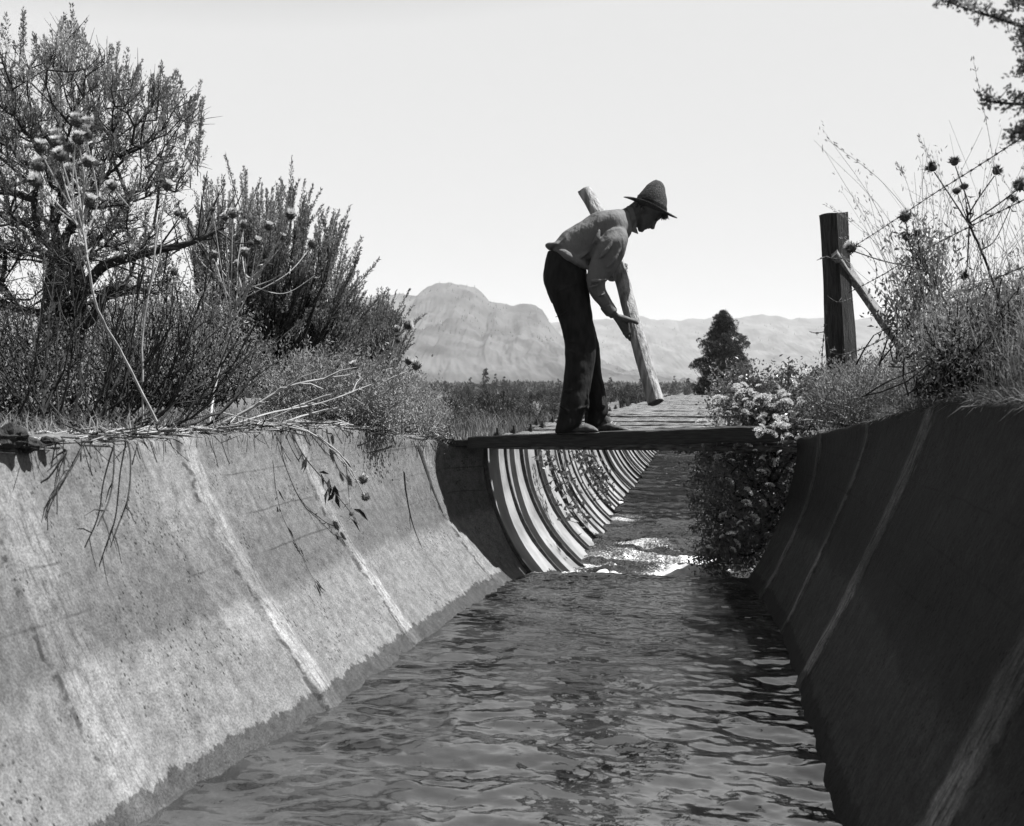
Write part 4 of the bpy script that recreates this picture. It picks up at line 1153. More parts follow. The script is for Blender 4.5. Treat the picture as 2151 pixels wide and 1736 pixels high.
# ---- foreground bush of dark bare stems arching to the right
def bare_bush():
    r = np.random.default_rng(41)
    D = 3.95
    root = empty("bare_bush", P(190, 905, D), "leafless bush of thin dark stems fanning up from the wall edge", "bush")
    ends = [(20, 690), (60, 640), (95, 600), (115, 570), (128, 610), (148, 560), (175, 620), (190, 560), (205, 600), (222, 590), (245, 560), (275, 540), (300, 545), (325, 545), (345, 640), (375, 610), (395, 560), (412, 655), (436, 610), (455, 545), (470, 600), (520, 660), (560, 640), (540, 720), (585, 705), (480, 740), (430, 700), (380, 690), (300, 620), (250, 650), (160, 640), (50, 720), (0, 760), (330, 700), (560, 760), (470, 780)]
    for i, (x, y) in enumerate(ends):
        g = Geo(); d = D + r.uniform(-.25, .35)
        b = P(190 + r.normal(0, 55) + (x - 230) * .25, 912 + r.uniform(-6, 6), D + r.uniform(-.08, .1))
        e = P(x, y, d)
        m1 = b + (e - b) * .35 + np.array([(e - b)[0] * .16, 0, -.055 * abs((e - b)[0]) * 3]) 
        m2 = b + (e - b) * .7 + np.array([(e - b)[0] * .10, 0, -.03 * abs((e - b)[0]) * 3])
        pts = smooth_rows([b, m1, m2, e], 6); pts += r.normal(size=pts.shape) * .0022
        g.tube(pts, np.linspace(r.uniform(.0045, .0065), .0012, len(pts)), 5, False)
        for k in range(7):
            a = pts[int(r.uniform(.25, .95) * (len(pts) - 1))]; t = nrm(e - m1)
            dd = nrm(t + r.normal(size=3) * .35); l = r.uniform(.05, .22)
            g.tube([a, a + dd * l * .5 + r.normal(size=3) * .006, a + dd * l], [.0026, .002, .0008], 4, False)
        # budded, knobbly bark
        kk = r.integers(0, len(pts), 26)
        g.leaves(pts[kk], r.normal(size=(26, 3)) + nrm(e - b), .009, .005, r)
        g.build("stem", M_twig, root)
    return root
bare_bush()

# ---- thistles
def thistle_head_meshes():
    r = np.random.default_rng(51)
    R0 = .019
    g = Geo(); th = np.linspace(.05, np.pi - .25, 9); n = 14
    g.rings(np.array([[[R0 * math.sin(t) * math.cos(a), R0 * math.sin(t) * math.sin(a), -R0 * .9 * math.cos(t)] for a in np.linspace(0, 2 * np.pi, n, endpoint=False)] for t in th]))
    m = 130; v = nrm(r.normal(size=(m, 3))); v = v[v[:, 2] < .75]
    g.cones(v * R0 * .9, v * R0 * r.uniform(1.15, 1.5, (len(v), 1)) + [0, 0, .002], .0016, .0002, 3)
    bulb = g
    g2 = Geo(); m = 170
    a = r.uniform(0, 2 * np.pi, m); s = r.uniform(0, 1, m) ** .6 * .95
    d = nrm(np.stack([np.cos(a) * s, np.sin(a) * s, np.ones(m) * .9], -1))
    p = np.stack([np.cos(a) * s * .011, np.sin(a) * s * .011, np.full(m, R0 * .75)], -1)
    q = p + d * r.uniform(.009, .018, (m, 1))
    g2.cones(p, q, .0008, .0004, 3)
    g3 = Geo()     # spent head: flared dark bowl of bracts
    m = 120; a = r.uniform(0, 2 * np.pi, m); e = r.uniform(-.1, 1.2, m)
    d = np.stack([np.cos(a) * np.cos(e), np.sin(a) * np.cos(e), np.sin(e)], -1)
    g3.rings(np.array([[[R0 * .8 * math.sin(t) * math.cos(b), R0 * .8 * math.sin(t) * math.sin(b), -R0 * .8 * math.cos(t)] for b in np.linspace(0, 2 * np.pi, 12, endpoint=False)] for t in np.linspace(.05, 1.9, 7)]))
    g3.cones(d * R0 * .5, d * R0 * r.uniform(1.1, 1.7, (m, 1)), .0022, .0002, 3)
    return bulb, g2, g3
_b, _f, _s = thistle_head_meshes()
def proto(g, name, m, smooth=False):
    o = g.build(name, m, smooth=smooth); me = o.data; bpy.data.objects.remove(o); return me
ME_BULB, ME_FLUFF, ME_SPENT = proto(_b, "thistle_bulb", M_thistle, True), proto(_f, "thistle_fluff", M_fluff), proto(_s, "spent_bulb", M_thistle)

def thistle(label, base, heads, seed, fork, stem_r=.004, spent=False, stem_mat=None, leafy=True, scale=1.0):
    """base: 3D; fork: list of 3D knots the stems share; heads: (px, py, d, size, tilt)"""
    r = np.random.default_rng(seed)
    root = empty("thistle", base, label, "thistle")
    gs = Geo()
    main = smooth_rows([base] + [np.asarray(f) for f in fork], 5)
    gs.tube(main + r.normal(size=main.shape) * .001, np.linspace(stem_r * 1.5, stem_r, len(main)), 6, False)
    for k, (x, y, d, sz, fl) in enumerate(heads):
        h = P(x, y, d)
        a = main[int(np.clip(r.uniform(.55, .99) if len(main) > 6 else .9, 0, .99) * (len(main) - 1))] if fl != 2 else main[-1]
        dist = np.linalg.norm(h - a)
        mid = a + (h - a) * .55 + np.array([0, 0, -.12 * dist]) + r.normal(size=3) * .02 * dist * 3
        up = nrm(h - mid + np.array([0, 0, .3 * dist]))
        c = smooth_rows([a, mid, h - up * .016 * sz], 6)
        gs.tube(c, np.linspace(stem_r * .85, .0019 * sz, len(c)), 5, False)
        for e in range(5 if leafy else 2):
            q = c[r.integers(0, len(c))]; dd = nrm(nrm(h - a) + r.normal(size=3) * .8)
            gs.leaves(np.array([q]), np.array([dd]), r.uniform(.02, .05), .007, r, bend=.2)
        o = bpy.data.objects.new("flower_head", ME_SPENT if spent and fl == 1 else ME_BULB)
        SC.collection.objects.link(o); o.parent = root
        o.location = Vector([float(v) for v in h - np.array(root.location)])
        tilt = Vector([float(v) for v in nrm(up + r.normal(size=3) * .35)])
        o.rotation_euler = tilt.to_track_quat('Z', 'Y').to_euler(); o.scale = (sz * .88,) * 3
        if not (spent and fl == 1) and fl >= 0:
            f = bpy.data.objects.new("tuft", ME_FLUFF); SC.collection.objects.link(f); f.parent = o
    gs.build("stem", stem_mat or M_stem, root)
    return root

r0 = np.random.default_rng(61)
D1 = 3.4
h1 = [(161, 256), (186, 264), (180, 282), (120, 289), (165, 293), (118, 302), (150, 310), (83, 310), (128, 328), (185, 343), (82, 350), (148, 361), (76, 382), (188, 425)]
thistle("cluster of fuzzy thistle heads on pale stems in front of the tall sagebrush", P(330, 885, D1 + .3), [(x, y, D1 + r0.uniform(-.15, .15), r0.uniform(.9, 1.15), 0) for x, y in h1], 62,
        [P(262, 755, D1 + .2), P(205, 650, D1 + .05), P(186, 560, D1), P(175, 490, D1), P(168, 440, D1)], .0030)
thistle("thin thistle with two heads at the right edge of the tall sagebrush", P(300, 880, 3.9), [(351, 392, 3.9, 1.0, 0), (237, 391, 3.9, .95, 0), (340, 380, 3.95, .55, -1)], 63, [P(300, 700, 3.9), P(322, 560, 3.9), P(330, 470, 3.9)], .003)
h2 = [(489, 451, 1.05), (473, 457, .8), (513, 473, .95), (511, 484, .7), (564, 477, .95), (611, 453, 1.1), (592, 499, .75), (541, 507, .85), (527, 511, .7), (515, 533, 1.0), (449, 537, .85), (499, 555, .75), (556, 550, .6), (656, 513, 1.05), (613, 553, .6), (447, 440, .6), (373, 449, .8), (384, 455, .7), (525, 673, .7), (618, 484, .4), (668, 574, .4), (366, 573, .8)]
D2 = 4.6
thistle("many-headed thistle standing in front of the fan-shaped sagebrush", P(440, 890, D2 - .2), [(x, y, D2 + r0.uniform(-.2, .2), s * 1.0, 0 if s > .72 else -1) for x, y, s in h2], 64,
        [P(455, 800, D2), P(480, 700, D2), P(505, 620, D2), P(520, 585, D2)], .0034)
D3 = 4.9
thistle("leaning thistle with paired heads against the mountain, reaching right", P(560, 885, D3), [(856, 684, D3, 1.1, 0), (833, 693, D3 + .05, .8, 0), (835, 717, D3, .6, 0), (833, 705, D3, .4, -1)], 65,
        [P(660, 840, D3), P(740, 815, D3), P(790, 770, D3), P(815, 740, D3)], .0034)
thistle("low thistle with two round heads above the weeds right of the sagebrush", P(560, 900, D3 - .2), [(858, 760, D3, .95, 0), (874, 769, D3 + .05, 1.15, 0), (745, 769, D3, 1.0, 0)], 66,
        [P(650, 870, D3), P(730, 852, D3), P(800, 830, D3), P(835, 805, D3)], .0034)
# head hanging over the wall
thistle("drooping thistle hanging down over the sunlit wall", P(590, 888, 4.45), [(762, 1008, 4.55, 1.05, 0), (768, 1044, 4.55, .95, -1), (738, 1080, 4.5, .5, -1)], 67,
        [P(645, 905, 4.4), P(705, 945, 4.4), P(738, 980, 4.45)], .0028)
D4 = 3.6
h4 = [(1959, 352, 1.1, 1), (2005, 341, 1.0, 1), (2093, 360, 1.0, 1), (2142, 389, 1.25, 0), (2010, 401, .75, -1), (2025, 392, .75, -1), (2130, 418, .7, -1), (2026, 580, .8, 1)]
thistle("tall dark thistle with spent heads against the sky at the right", P(2110, 720, D4), [(x, y, D4 + r0.uniform(-.1, .1), s * .95, f) for x, y, s, f in h4], 68,
        [P(2100, 640, D4), P(2075, 560, D4), P(2040, 480, D4), P(2030, 440, D4)], .0034, True, M_twig)
h5 = [(1901, 456, 1.15, 0), (1904, 499, .95, 1), (1926, 491, .8, 1), (1788, 521, 1.1, 0)]
thistle("dark spiny thistle whose heads touch the barbed wire", P(2040, 740, 4.4), [(x, y, 4.4, s * 1.1, f) for x, y, s, f in h5], 69,
        [P(2000, 660, 4.4), P(1960, 590, 4.4), P(1930, 540, 4.4)], .003, True, M_twig)

# ---- pale fallen stalks and twigs over the left wall edge
def stalk(label, pts, r0_, r1_, m, seed, name="dead_stalk", twigs=6, cat="stalk"):
    r = np.random.default_rng(seed); q = smooth_rows([P(*p) for p in pts], 6)
    root = empty(name, q[0], label, cat)
    g = Geo(); g.tube(q, np.linspace(r0_, r1_, len(q)), 6, False)
    for k in range(twigs):
        i = int(r.uniform(.3, .95) * (len(q) - 2)); t = nrm(q[i + 1] - q[i])
        d = nrm(t + r.normal(size=3) * .4); l = r.uniform(.05, .16)
        g.tube([q[i], q[i] + d * l * .5 + [0, 0, .01], q[i] + d * l], [r1_ * 1.3, r1_, r1_ * .5], 4, False)
    o = g.build("stem", m, root)
    return root
stalk("thick pale dead stalk rising right in front of the weeds", [(435, 905, 4.5), (520, 862, 4.55), (600, 815, 4.6), (680, 796, 4.65), (735, 788, 4.7)], .0085, .003, M_stem, 71)
stalk("long pale dead stalk lying just above the wall edge", [(430, 915, 4.3), (560, 870, 4.5), (680, 845, 4.7), (800, 800, 4.9)], .005, .002, M_stem, 72)
stalk("curved pale stalk drooping over the wall top", [(470, 868, 4.5), (560, 890, 4.4), (640, 905, 4.4), (690, 940, 4.4), (730, 985, 4.45)], .0036, .0018, M_stem, 73, twigs=4)
for k, (pts) in enumerate(([(185, 905, 3.35), (168, 950, 3.05), (140, 1000, 2.95), (122, 1022, 2.90), (120, 1080, 2.84)], [(255, 900, 3.5), (273, 950, 3.28), (270, 1040, 3.15), (246, 1110, 3.04), (232, 1150, 2.98)], [(235, 900, 3.5), (240, 960, 3.2), (232, 1040, 3.08), (205, 1105, 2.96)], [(165, 905, 3.4), (135, 955, 3.0), (100, 990, 2.90)])):
    stalk(["dark dead twig with a shrivelled bud hanging down the wall", "longest dark twig hanging down the sunlit wall", "dark twig hanging beside the longest one on the wall", "short dark twig curling over the wall top at the left"][k], pts, .0034, .0018, M_twig, 80 + k, "hanging_twig", 3, "twig")
stalk("dark split stick leaning on the wall near the plank end", [(880, 940, 5.55), (895, 985, 5.45), (910, 1030, 5.36), (930, 1078, 5.28)], .010, .003, M_twig, 90, "leaning_stick", 1, "stick")

# leafy sprig hanging on the wall
def leafy_sprig():
    r = np.random.default_rng(95)
    q = smooth_rows([P(610, 905, 4.3), P(640, 960, 4.2), P(690, 1020, 4.15), P(735, 1075, 4.1), P(745, 1095, 4.1)], 6)
    root = empty("leafy_sprig", q[0], "dark leafy sprig hanging down the middle of the sunlit wall", "sprig")
    g = Geo(); g.tube(q, np.linspace(.0028, .0012, len(q)), 5, False); g.build("stem", M_twig, root)
    g = Geo()
    k = r.integers(3, len(q), 18)
    d = np.array([.25, -.1, -.9]) + r.normal(size=(18, 3)) * .35
    g.leaves(q[k] + r.normal(size=(18, 3)) * .01, d, r.uniform(.04, .075, 18), .018, r, bend=.1)
    g.build("foliage", M_twig, root)
leafy_sprig()

# ------------------------------------------------------------------ flowering bush over the right wall
def flower_bush():
    r = np.random.default_rng(101)
    base = L3(6.75, .78, .45)
    root = empty("flowering_bush", base, "dense leafy bush with clusters of white flowers spilling over the canal by the plank", "bush")
    poly = [(1515, 800), (1560, 790), (1600, 800), (1650, 785), (1700, 800), (1735, 830), (1730, 870), (1700, 905), (1690, 940), (1680, 1010), (1650, 1080), (1615, 1140), (1570, 1185), (1500, 1192), (1470, 1175), (1495, 1110), (1480, 1040), (1468, 985), (1490, 950), (1520, 920), (1505, 880), (1500, 840)]
    T = sample_poly(poly, 520, 6.55, .38, r)
    # the lower part hangs just inside the canal, in front of the flume mouth
    trunk = [base - [0, 0, .4], base, base + [0, 0, .25]]
    nodes, par, tips = grow(T, trunk, r, step=.09, jit=.05, greedy=.2)
    gw = Geo(); limb_geo(gw, nodes, par, tips, .0016, .45, rmax=.018); gw.build("stems", M_twig, root)
    gl = Geo(); n = 26000
    i = r.integers(0, len(T), n)
    p = T[i] + r.normal(size=(n, 3)) * .05
    gl.leaves(p, r.normal(size=(n, 3)) * .6 + [-.15, -.1, .25], r.uniform(.014, .034, n), r.uniform(.007, .016, n), r, bend=.15)
    # straggling shoots at the outline
    for x, y, dx, dy in ((1490, 960, -25, 8), (1478, 1000, -22, 10), (1475, 1050, -24, 6), (1480, 1100, -20, 12), (1500, 1160, -45, 14), (1460, 945, -30, -4), (1700, 800, 20, -30), (1650, 790, 8, -22), (1725, 830, 25, -40), (1560, 792, -5, -15)):
        for q in range(3):
            a = P(x + r.normal(0, 6), y + r.normal(0, 6), 6.4); b = P(x + dx * r.uniform(.7, 1.4), y + dy + r.normal(0, 8), 6.35 + r.normal() * .1)
            f = r.uniform(0, 1, 22)[:, None]
            gl.leaves(a + (b - a) * f + r.normal(size=(22, 3)) * .01, r.normal(size=(22, 3)), .028, .013, r, bend=.15)
    gl.build("foliage", M_green, root)
    # flower heads: umbels of many small petals
    spots = [(1552, 800), (1548, 826), (1572, 822), (1596, 815), (1530, 828), (1545, 850), (1568, 850), (1588, 868), (1520, 868), (1600, 848), (1642, 818), (1650, 836), (1690, 842), (1668, 868), (1632, 862), (1612, 880), (1628, 886), (1645, 890), (1592, 905), (1608, 900), (1622, 912), (1632, 896), (1604, 918), (1585, 948), (1560, 945), (1608, 962), (1638, 950), (1540, 962), (1652, 985), (1625, 972), (1600, 990), (1510, 955), (1470, 890), (1500, 898), (1528, 890), (1555, 900), (1536, 1010), (1576, 1030), (1618, 1020), (1564, 1060), (1600, 1052), (1555, 1100), (1586, 1092), (1530, 1120), (1515, 1075), (1500, 1150), (1545, 1150), (1700, 870), (1710, 842), (1665, 800), (1740, 850), (1725, 872), (1755, 838), (1760, 880), (1680, 885), (1560, 812), (1535, 812), (1515, 845), (1510, 885), (1562, 870), (1580, 838), (1610, 830), (1624, 845), (1490, 905), (1480, 930), (1655, 905), (1670, 915), (1640, 925)]
    umb = Geo(); m = 120
    a = r.uniform(0, 2 * np.pi, m); rr_ = np.sqrt(r.uniform(0, 1, m)) * .034
    p = np.stack([np.cos(a) * rr_, np.sin(a) * rr_, .014 * (1 - (rr_ / .034) ** 2) + r.normal(size=m) * .003], -1)
    umb.leaves(p, nrm(np.stack([np.cos(a), np.sin(a), r.uniform(.2, 1.6, m)], -1) + r.normal(size=(m, 3)) * .4), .009, .008, r)
    me = proto(umb, "flower_cluster", M_flower)
    for x, y in spots:
        low = sstep(900, 1150, y)
        d = (5.93 if 885 < y < 925 and x > 1570 else 6.10) + .04 * r.normal() + (0 if y > 900 else .02)
        for q in range(1 + (r.random() < .6) + (y < 930)):
            o = bpy.data.objects.new("flower_cluster", me); SC.collection.objects.link(o); o.parent = root
            o.location = Vector([float(v) for v in P(x + r.normal(0, 7), y + r.normal(0, 6), d + r.uniform(-.05, .1)) - base])
            o.rotation_euler = (r.normal() * .5 + .35, r.normal() * .5, r.uniform(0, 6)); s = r.uniform(.4, .85) ; o.scale = (s, s, s)
flower_bush()

# vine hanging inside the flume on the left
def flume_vine():
    r = np.random.default_rng(111)
    for k, (pts, lab, n) in enumerate((
        ([(1150, 944, 8.0), (1165, 985, 7.9), (1180, 1020, 7.8), (1195, 1060, 7.6), (1215, 1100, 7.3)], "leafy vine trailing down the sunlit flume side nearest the plank", 130),
        ([(1215, 945, 9.6), (1235, 975, 9.4), (1255, 1000, 9.2), (1275, 1040, 8.8)], "darker leafy vine clump hanging to the water farther along the flume", 260))):
        q = smooth_rows([P(*p) for p in pts], 6)
        root = empty("vine", q[0], lab, "vine")
        g = Geo(); g.tube(q, .004, 5, False)
        for e in range(8):
            a = q[r.integers(0, len(q))]; g.tube([a, a + r.normal(size=3) * .10], [.0025, .001], 4, False)
        g.build("stem", M_twig, root)
        g = Geo(); i = r.integers(0, len(q), n)
        g.leaves(q[i] + r.normal(size=(n, 3)) * [.05, .08, .05], r.normal(size=(n, 3)) + [0, 0, -.4], r.uniform(.03, .055, n), .034, r, bend=.2)
        g.build("foliage", M_green, root)
flume_vine()

# ------------------------------------------------------------------ fence on the right bank
def fence():
    r = np.random.default_rng(121)
    base = P(1775, 862, 6.3)
    root = empty("barbed_wire_fence", base, "barbed wire fence with thick dark post and slanting pale brace on right bank", "fence")
    # post: squared, split, leaning slightly
    g = Geo(); R = []
    A = P(1777, 900, 6.3); B = P(1751, 449, 6.3)
    m = 60; n = 36; th = np.linspace(0, 2 * np.pi, n, endpoint=False)
    for k in range(m):
        f = k / (m - 1); c = A + (B - A) * f
        w = .080 + .004 * math.sin(f * 6)
        sx = np.sign(np.cos(th)) * np.abs(np.cos(th)) ** .42; sy = np.sign(np.sin(th)) * np.abs(np.sin(th)) ** .42
        rot = .5
        q = np.stack([sx * math.cos(rot) - sy * math.sin(rot), sx * math.sin(rot) + sy * math.cos(rot), 0 * sx], -1)
        rr = w * .82 * (1 + .05 * fbm(np.cos(th) * 2, np.sin(th) * 2, f * 2.2, 7, 3) + .04 * fbm(np.cos(th) * 9, np.sin(th) * 9, f * 1.2, 8, 2) - .10 * np.exp(-((th - 4.9 - .15 * f) / .06) ** 2) * sstep(.2, .5, f))
        v = c + q * rr[:, None]
        if k == m - 1: v[:, 2] += .006 * noise(np.cos(th) * 2, np.sin(th) * 2, 0, 5) + .010 * np.cos(th)
        R.append(v)
    g.rings(np.array(R)); g.build("post", M_post, root, smooth=False)
    # brace board
    g = Geo(); A = P(1752, 528, 6.24); B = P(1925, 772, 6.62)
    T = nrm(B - A); X = nrm(np.cross(T, [0, 1, 0])); X = X if X[2] > 0 else -X
    Nf = nrm(X * .80 + np.array([0, -.60, 0])); X = nrm(np.cross(T, Nf)); Y = Nf; X, Y = Y, X; R = []
    for k in range(30):
        f = k / 29; c = A + (B - A) * f; w, h = .052 + .004 * float(noise(f * 9, 1, 0, 3)), .020
        R.append([c + X * a * h + Y * b * w + X * .003 * float(noise(f * 7, a * 3 + b, 0, 9)) for a, b in ((-1, -.9), (-1, .9), (-.8, 1), (.8, 1), (1, .9), (1, -.9), (.8, -1), (-.8, -1))])
    g.rings(np.array(R)); g.build("brace", M_brace, root)
    # wires
    def wire(pts, name="barbed_wire", rad=.0013, barbs=True, step=.115, sag=0):
        q = smooth_rows(pts, 10)
        L_ = np.concatenate([[0], np.cumsum(np.linalg.norm(np.diff(q, axis=0), axis=1))])
        m = int(L_[-1] / .012) + 2; s = np.linspace(0, L_[-1], m)
        c = np.stack([np.interp(s, L_, q[:, i]) for i in range(3)], -1)
        c[:, 2] += sag * 4 * (s / L_[-1]) * (1 - s / L_[-1])
        T = nrm(np.gradient(c, axis=0)); X = nrm(np.cross(T, [.1, .2, 1])); Y = np.cross(T, X)
        g = Geo(); ph = s / .035 * 2 * np.pi
        for o in (0, np.pi):
            g.tube(c + rad * (np.cos(ph + o)[:, None] * X + np.sin(ph + o)[:, None] * Y), rad * .9, 5, False)
        if barbs:
            for b in np.arange(.05, L_[-1], step):
                i = int(b / L_[-1] * (m - 1)); e = c[i]
                g.tube([e - T[i] * .008, e + T[i] * .008], rad * 3.0, 6)
                for z in range(4):
                    v = nrm(r.normal(size=3)); v = nrm(v - T[i] * np.dot(v, T[i])); g.tube([e + T[i] * (z - 1.5) * .004, e + T[i] * (z - 1.5) * .004 + v * .017], [rad * .8, rad * .3], 4)
        return g.build(name, M_iron, root)
    p0 = np.array([1.93, 6.25])
    def W(px, py, d): return P(px, py, d)
    wire([W(1780, 527, 6.2), W(1850, 482, 5.4), W(1950, 415, 4.4), W(2050, 352, 3.7), W(2151, 286, 3.1), W(2400, 120, 2.3)])
    wire([W(1783, 615, 6.2), W(1850, 580, 5.4), W(1930, 532, 4.6), W(2040, 475, 3.8), W(2151, 420, 3.15), W(2400, 300, 2.35)])
    wire([W(1787, 742, 6.2), W(1850, 715, 5.4), W(1940, 655, 4.5), W(2030, 612, 3.8), W(2151, 560, 3.15), W(2400, 450, 2.35)])
    # loose ends curling at the post
    wire([W(1790, 518, 6.2), W(1812, 520, 6.15), W(1835, 545, 6.15), W(1842, 575, 6.15), W(1838, 598, 6.15), W(1848, 622, 6.15)], "loose_wire", .0014, True, .09)
    wire([W(1735, 640, 6.2), W(1731, 700, 6.2), W(1727, 745, 6.2), W(1726, 800, 6.2), W(1716, 850, 6.2)], "loose_wire", .0016, True, .08)
    wire([W(1731, 695, 6.2), W(1742, 740, 6.2), W(1735, 780, 6.2), W(1732, 830, 6.2)], "loose_wire", .0013, True, .12)
    wire([W(1700, 697, 6.2), W(1715, 700, 6.2), W(1733, 697, 6.2)], "loose_wire", .0016, True, .05)
    wire([W(1716, 547, 6.15), W(1735, 540, 6.2), W(1760, 545, 6.15), W(1790, 532, 6.15), W(1800, 518, 6.2)], "wire_loop", .0016, True, .05)
    wire([W(1738, 622, 6.2), W(1760, 635, 6.12), W(1790, 626, 6.14)], "wire_loop", .0014, False)
    wire([W(1738, 738, 6.2), W(1765, 745, 6.12), W(1795, 738, 6.14)], "wire_loop", .0014, False)
fence()

# ------------------------------------------------------------------ grass and weeds on the banks
def blades(name, S_, O_, Z_, hmin, hmax, w, lean, seed, m, label=None):
    r = np.random.default_rng(seed); n = len(S_)
    p = L3(S_, O_, Z_); h = r.uniform(hmin, hmax, n)
    a = r.uniform(0, 2 * np.pi, n); ln = r.uniform(.1, 1, n) * lean
    hd = np.stack([np.cos(a), np.sin(a), 0 * a], -1)
    sd = np.stack([-np.sin(a), np.cos(a), 0 * a], -1)
    up = np.array([0, 0, 1.0])
    w = (w * r.uniform(.6, 1.3, n))[:, None]; h = h[:, None]; ln = ln[:, None]
    b0, b1 = p - sd * w, p + sd * w
    m0 = p + up * h * .6 + hd * h * ln * .35; t = p + up * h * (1 - .25 * ln) + hd * h * ln
    V = np.stack([b0, b1, m0 + sd * w * .7, m0 - sd * w * .7, t], 1).reshape(-1, 3)
    g = Geo(); k = np.arange(n)[:, None] * 5
    g.add(V, k + np.array([0, 1, 2, 3])); 
    f3 = k + np.array([3, 2, 4]); g.f.append(f3); g.mi.append(np.zeros(len(f3), int))
    o = g.build(name, m); tag(o, kind="stuff", label=label)
    return o

def scatter(n, s0, s1, o0, o1, r, side):
    s = r.uniform(s0, s1, n); o = r.uniform(o0, o1, n)
    c = fbm(s * 1.8, o * 1.8, 0, 303, 3)
    k = r.uniform(-.5, .9, n) < c + .25
    return s[k], o[k]
r = np.random.default_rng(201)
# left edge litter and short dry grass
s, o = scatter(26000, 2.0, 8.5, -3.4, -1.80, r, -1); o = np.where(s > 4.7, o + np.interp(s, [4.7, 6.2], [0, .30]), o)
blades("dry_grass", s, o, ground_z(s, np.minimum(o, -1.4)), .02, .14, .0022, 1.3, 202, M_grass, "short dry grass and litter along the left bank")
s, o = scatter(30000, 6.6, 16, -7, -1.3, r, -1)
blades("valley_grass", s, o, ground_z(s, o), .05, .30, .003, .7, 203, M_grassg, "rough grass beside the flume")
# right bank
s, o = scatter(42000, 1.6, 7.4, .84, 2.9, r, 1)
blades("bank_grass", s, o, ground_z(s, o), .05, .24, .0022, .9, 204, M_grassg, "thick short grass on the right bank")
s, o = scatter(9000, 1.8, 7.2, .90, 3.0, r, 1)
blades("dry_bank_grass", s, o, ground_z(s, o), .15, .42, .0018, 1.1, 205, M_grass, "dry pale grass on the right bank")

# twigs and chaff lying on the left wall edge
def litter():
    r = np.random.default_rng(211); g = Geo(); n = 900
    s = r.uniform(2.2, 6.2, n); o = off_l(s) - r.uniform(-.03, .30, n)
    p = L3(s, o, np.maximum(ground_z(s, np.minimum(o, -1.9)), top_l(s) - .01) + .012 + r.uniform(0, .03, n))
    d = nrm(r.normal(size=(n, 3)) * [1, 1, .12]); l = r.uniform(.03, .22, n)[:, None]
    g.cones(p - d * l / 2, p + d * l / 2, r.uniform(.001, .004, n), .001, 4)
    o_ = g.build("twig_litter", M_twig); tag(o_, kind="stuff", label="broken dark twigs lying along the left wall edge")
    g = Geo(); n = 1500
    s = r.uniform(2.2, 6.2, n); o = off_l(s) - r.uniform(-.02, .35, n)
    p = L3(s, o, np.maximum(ground_z(s, np.minimum(o, -1.9)), top_l(s) - .01) + .014 + r.uniform(0, .03, n))
    d = nrm(r.normal(size=(n, 3)) * [1, 1, .15]); l = r.uniform(.03, .14, n)[:, None]
    g.cones(p - d * l / 2, p + d * l / 2, r.uniform(.001, .003, n), .001, 4)
    o_ = g.build("straw_litter", M_stem); tag(o_, kind="stuff", label="pale straw lying along the left wall edge")
    # dark matted roots overhanging the near left edge
litter()

# tall seeding grass stems against the sky
def seed_grass():
    r = np.random.default_rng(221)
    defs = [([(2000, 700, 3.4), (1950, 520, 3.3), (1860, 390, 3.2), (1740, 295, 3.1)], "single arched grass stem leaning far left against the sky"),
            ([(2140, 700, 3.0), (2110, 500, 3.0), (2080, 300, 3.0), (2045, 130, 3.0)], "tallest straight grass stem rising against the sky"),
            ([(1990, 720, 3.6), (1960, 600, 3.6), (1910, 400, 3.6), (1885, 345, 3.6)], "grass stem with a pale seed head beside the barbed wire"),
            ([(2060, 700, 3.6), (2030, 520, 3.6), (1975, 380, 3.6), (1932, 290, 3.6)], "grass stem with drooping seed head above the thistles"),
            ([(1925, 700, 3.9), (1870, 560, 3.9), (1810, 480, 3.9), (1740, 435, 3.9)], "low arched grass stem crossing the top of the post"),
            ([(1980, 760, 4.2), (1880, 640, 4.2), (1800, 570, 4.2), (1770, 540, 4.2)], "grass stem leaning across the brace board")]
    for k, (pts, lab) in enumerate(defs):
        q = smooth_rows([P(*p) for p in pts], 8)
        root = empty("grass_stem", q[0], lab, "grass stem")
        g = Geo(); g.tube(q, np.linspace(.0014, .0006, len(q)), 4, False); g.build("stem", M_stem, root)
        g = Geo(); m = 40; i = r.integers(int(len(q) * .72), len(q), m)
        g.leaves(q[i] + r.normal(size=(m, 3)) * .004, nrm(q[-1] - q[-4]) + r.normal(size=(m, 3)) * .3, .014, .003, r); g.build("seed_head", M_grass, root)
    # a wide tuft of fine crossing stems behind the wire
    g = Geo()
    for k in range(150):
        d = r.uniform(3.0, 5.0); x = r.uniform(1890, 2240); y = r.uniform(640, 740); a = P(x, y, d)
        l = r.uniform(.25, .72); t = nrm([r.normal(-.10, .28), r.normal() * .2, 1])
        c = smooth_rows([a, a + t * l * .5, a + t * l + [r.normal() * .08, 0, -.03]], 4)
        g.tube(c, np.linspace(.0013, .0005, len(c)), 3, False)
        if r.random() < .6:
            m = 14; i = r.integers(5, len(c), m)
            g.leaves(c[i] + r.normal(size=(m, 3)) * .01, t + r.normal(size=(m, 3)) * .4, .014, .003, r)
    o = g.build("tall_grass", M_grass); tag(o, kind="stuff", label="tall fine grass standing on the right bank")
seed_grass()

